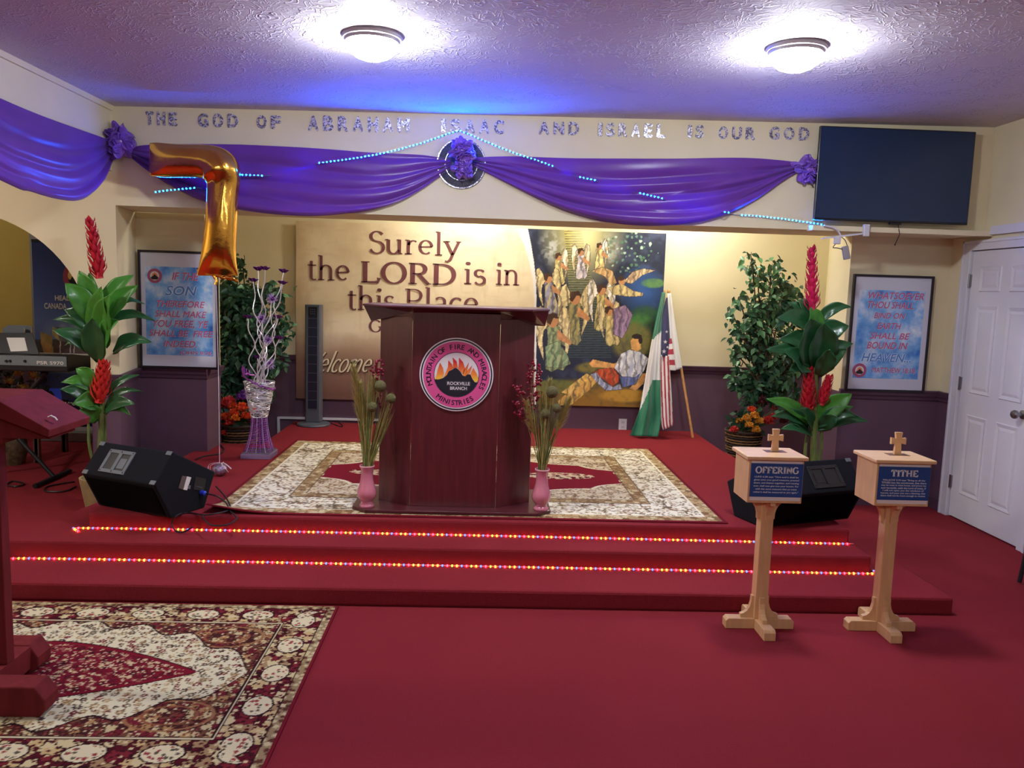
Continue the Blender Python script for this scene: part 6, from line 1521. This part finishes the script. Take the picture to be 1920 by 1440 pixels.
m = MB(); m.box(r0_, r1_, RY-.006, RY+.008, rz1-.012, rz1+.012); m.build('top_bar', kbk, t_, smooth=False)
m = MB(); m.box(r0_+.4, r0_+.42, RY+.012, RY+.03, .1, rz1); m.build('pole', silver, t_, smooth=False)
def rtxt(st, x0_, x1_, yb, h, mt_, dark=False):
    m = MB(); p = PY(x0_, yb, RY-.004); q = PY(x1_, yb, RY-.004); text_fit(m, st, p, q.x-p.x, h*RY/F, bold=.03 if not dark else 0); m.build('lettering', mt_, t_, smooth=False)
rtxt('HEADQUARTERS', 103, 190, 565, 11, paper); rtxt('CANADA', 83, 125, 579, 11, paper); rtxt('and Deliverance', 78, 175, 759, 9, paper); rtxt('Account # - 435-804', 92, 168, 813, 6.5, dkpl, True); rtxt('Routing # - 026-013', 92, 168, 823, 6.5, dkpl, True)
m = MB(); a = PY(57, 500, 8.4); m.box(a.x, a.x+.09, 8.40, 8.55, 0, 2.0); m.box(a.x, a.x+1.1, 8.4, 8.55, 2.0, 2.08); struct(m.build('trim_12', mat('grey_trim_paint', C(150, 148, 152), .5), smooth=False))
# dark plant with gold flowers under the keyboard
PYY = 6.85; pb2 = V(PY(28, 850, PYY).x, PYY, 0); rn = random.Random(8)
t_ = thing('gold_flower_plant', 'dark artificial plant with gold flowers in a patterned vase under the keyboard', 'plant', pb2)
m = MB(); m.lathe([(.001,0),(.07,0),(.1,.12),(.09,.24),(.06,.32),(.07,.36),(.055,.36)], pb2, 24, caps=False); m.build('vase', mat('bronze_vase', C(96, 80, 60), .4, .4, var=.5, vscale=30), t_)
m = MB()
for i in range(260):
    e = pb2 + V(rn.gauss(0,.16), rn.uniform(-.12,.12), .62 + rn.gauss(0,.14)); L = rn.uniform(.05,.1); d_ = V(rn.uniform(-1,1), rn.uniform(-1,.3), rn.uniform(-1,.8)).normalized(); s_ = d_.cross(V(.2,-1,.4)).normalized()*L*.22
    m.add([e, e + d_*L*.5 + s_, e + d_*L, e + d_*L*.5 - s_], [(0,1,2,3)])
m.tube([pb2 + V(0,0,.3), pb2 + V(0,0,.6)], .012, 6); m.build('foliage', mat('dark_foliage', C(34, 38, 30), .6), t_)
goldp = mat('gold_flower', C(186, 150, 80), .35, .5)
for x, y_ in ((20,715),(43,726),(52,740),(34,700),(62,705)): pompon(t_, PY(x, y_, PYY-.16), .05, goldp, rn, 'gold_flower', 24)
# ------------------------------------------------------------------ reading stand at the left edge
t_ = thing('reading_stand', 'cherry wood reading stand cut off by the left edge, on the dark red rug', 'lectern', V(-1.95, 3.0, .0095))
rw = mat('cherry_stand_wood', C(112, 38, 40), .7, var=.18, vscale=5, stretch=(5,5,1), spec=.1)
zc0 = .0095
a, b_ = PY(21, 743, 2.95), PY(117, 798, 2.95)
m = MB(); m.prism([(-2.45, 2.86, a.z), (a.x, 2.86, a.z), (b_.x, 2.86, b_.z), (b_.x-.004, 2.86, b_.z-.028), (a.x-.05, 2.86, a.z-.045), (-2.45, 2.86, a.z-.045)], (0, .30, 0)); m.build('desk_top', rw, t_, smooth=False, bevel=.003)
m = MB(); m.box(-2.38, a.x-.02, 2.92, 3.10, a.z-.17, a.z-.046); m.prism([(a.x-.02,2.92,a.z-.05),(b_.x-.03,2.92,b_.z-.035),(b_.x-.03,2.92,b_.z-.045),(a.x-.02,2.92,a.z-.15)], (0,.18,0)); m.build('shelf_box', rw, t_, smooth=False)
px_ = PY(9, 1000, 3.0).x
m = MB(); m.box(px_-.09, px_, 2.98, 3.03, zc0+.11, a.z-.17); m.build('post', rw, t_, smooth=False, bevel=.003)
def foot(x0_, x1_, y0_, y1_, h):
    m = MB(); pr = [(x0_, zc0), (x1_-.02, zc0), (x1_, zc0+.025), (x1_, zc0+h-.05), (x1_-.035, zc0+h), (x0_, zc0+h)]
    m.prism([(x, y0_, z) for x, z in pr], (0, y1_-y0_, 0)); m.build('foot', rw, t_, smooth=False, bevel=.006)
e1 = PZ(100, 1335, .0).x; e2 = PZ(42, 1292, .0).x
foot(-2.35, e1, 2.80, 2.90, .115); foot(-2.35, e2, 3.14, 3.24, .115)
m = MB(); m.box(px_-.09, px_, 2.9, 3.14, zc0+.02, zc0+.11); m.build('cross_bar', rw, t_, smooth=False)
# white slip on the reading stand, bench behind the keyboard
a = PY(99, 786, 2.93)
m = MB(); m.tube([a + V(-.014,0,.008), a + V(-.004,-.004,.013), a + V(.008,0,.006), a + V(.014,.002,-.004)], .0055, 8, squash=.6); tag(m.build('folded_paper', paper), 'small white folded paper on the sloping edge of the reading stand', 'paper')
ba, bb = PZ(72, 867, 0), PZ(121, 847, 0)
t_ = thing('keyboard_bench', 'brown wooden bench behind the reading stand, in the arch', 'bench', V((ba.x+bb.x)/2, (ba.y+bb.y)/2, 0))
bw = mat('brown_bench_wood', C(92, 58, 50), .5, var=.15, vscale=8)
m = MB(); m.box(ba.x-.12, bb.x+.06, ba.y-.04, bb.y+.04, .40, .45); m.build('seat', bw, t_, smooth=False, bevel=.01)
for x, y_ in ((ba.x, ba.y), (bb.x, ba.y), (ba.x, bb.y), (bb.x, bb.y)):
    m = MB(); m.box(x-.018, x+.018, y_-.018, y_+.018, 0, .40); m.build('leg', bw, t_, smooth=False)
# chair at the right edge
t_ = thing('black_chair', 'black chair cut off by the right edge of the view', 'chair', V(3.38, 4.2, 0))
bk = mat('black_chair_fabric', C(22, 20, 24), .85, bump=.3, bscale=200)
cxx, cyy = 3.13, 4.12
for dx, dy in ((0.03,.25),(.03,-.2),(.42,.25),(.42,-.2)):
    m = MB(); tilt = .05 if dx < .1 else -.0
    m.tube([V(cxx+dx-.0, cyy+dy, .012), V(cxx+dx+tilt, cyy+dy, .43)], .012, 8); m.build('leg', kbk, t_)
m = MB(); m.box(cxx+.05, cxx+.46, cyy-.22, cyy+.27, .40, .47); m.build('seat', bk, t_, smooth=False, bevel=.02)
m = MB(); m.box(cxx+.06, cxx+.46, cyy-.26, cyy-.22, .5, .92); m.build('backrest', bk, t_, smooth=False, bevel=.02)
m = MB(); m.tube([V(cxx+.44, cyy-.24, .4), V(cxx+.44, cyy-.24, .9)], .011, 8); m.tube([V(cxx+.08, cyy-.24, .4), V(cxx+.08, cyy-.24, .9)], .011, 8); m.build('back_frame', kbk, t_)
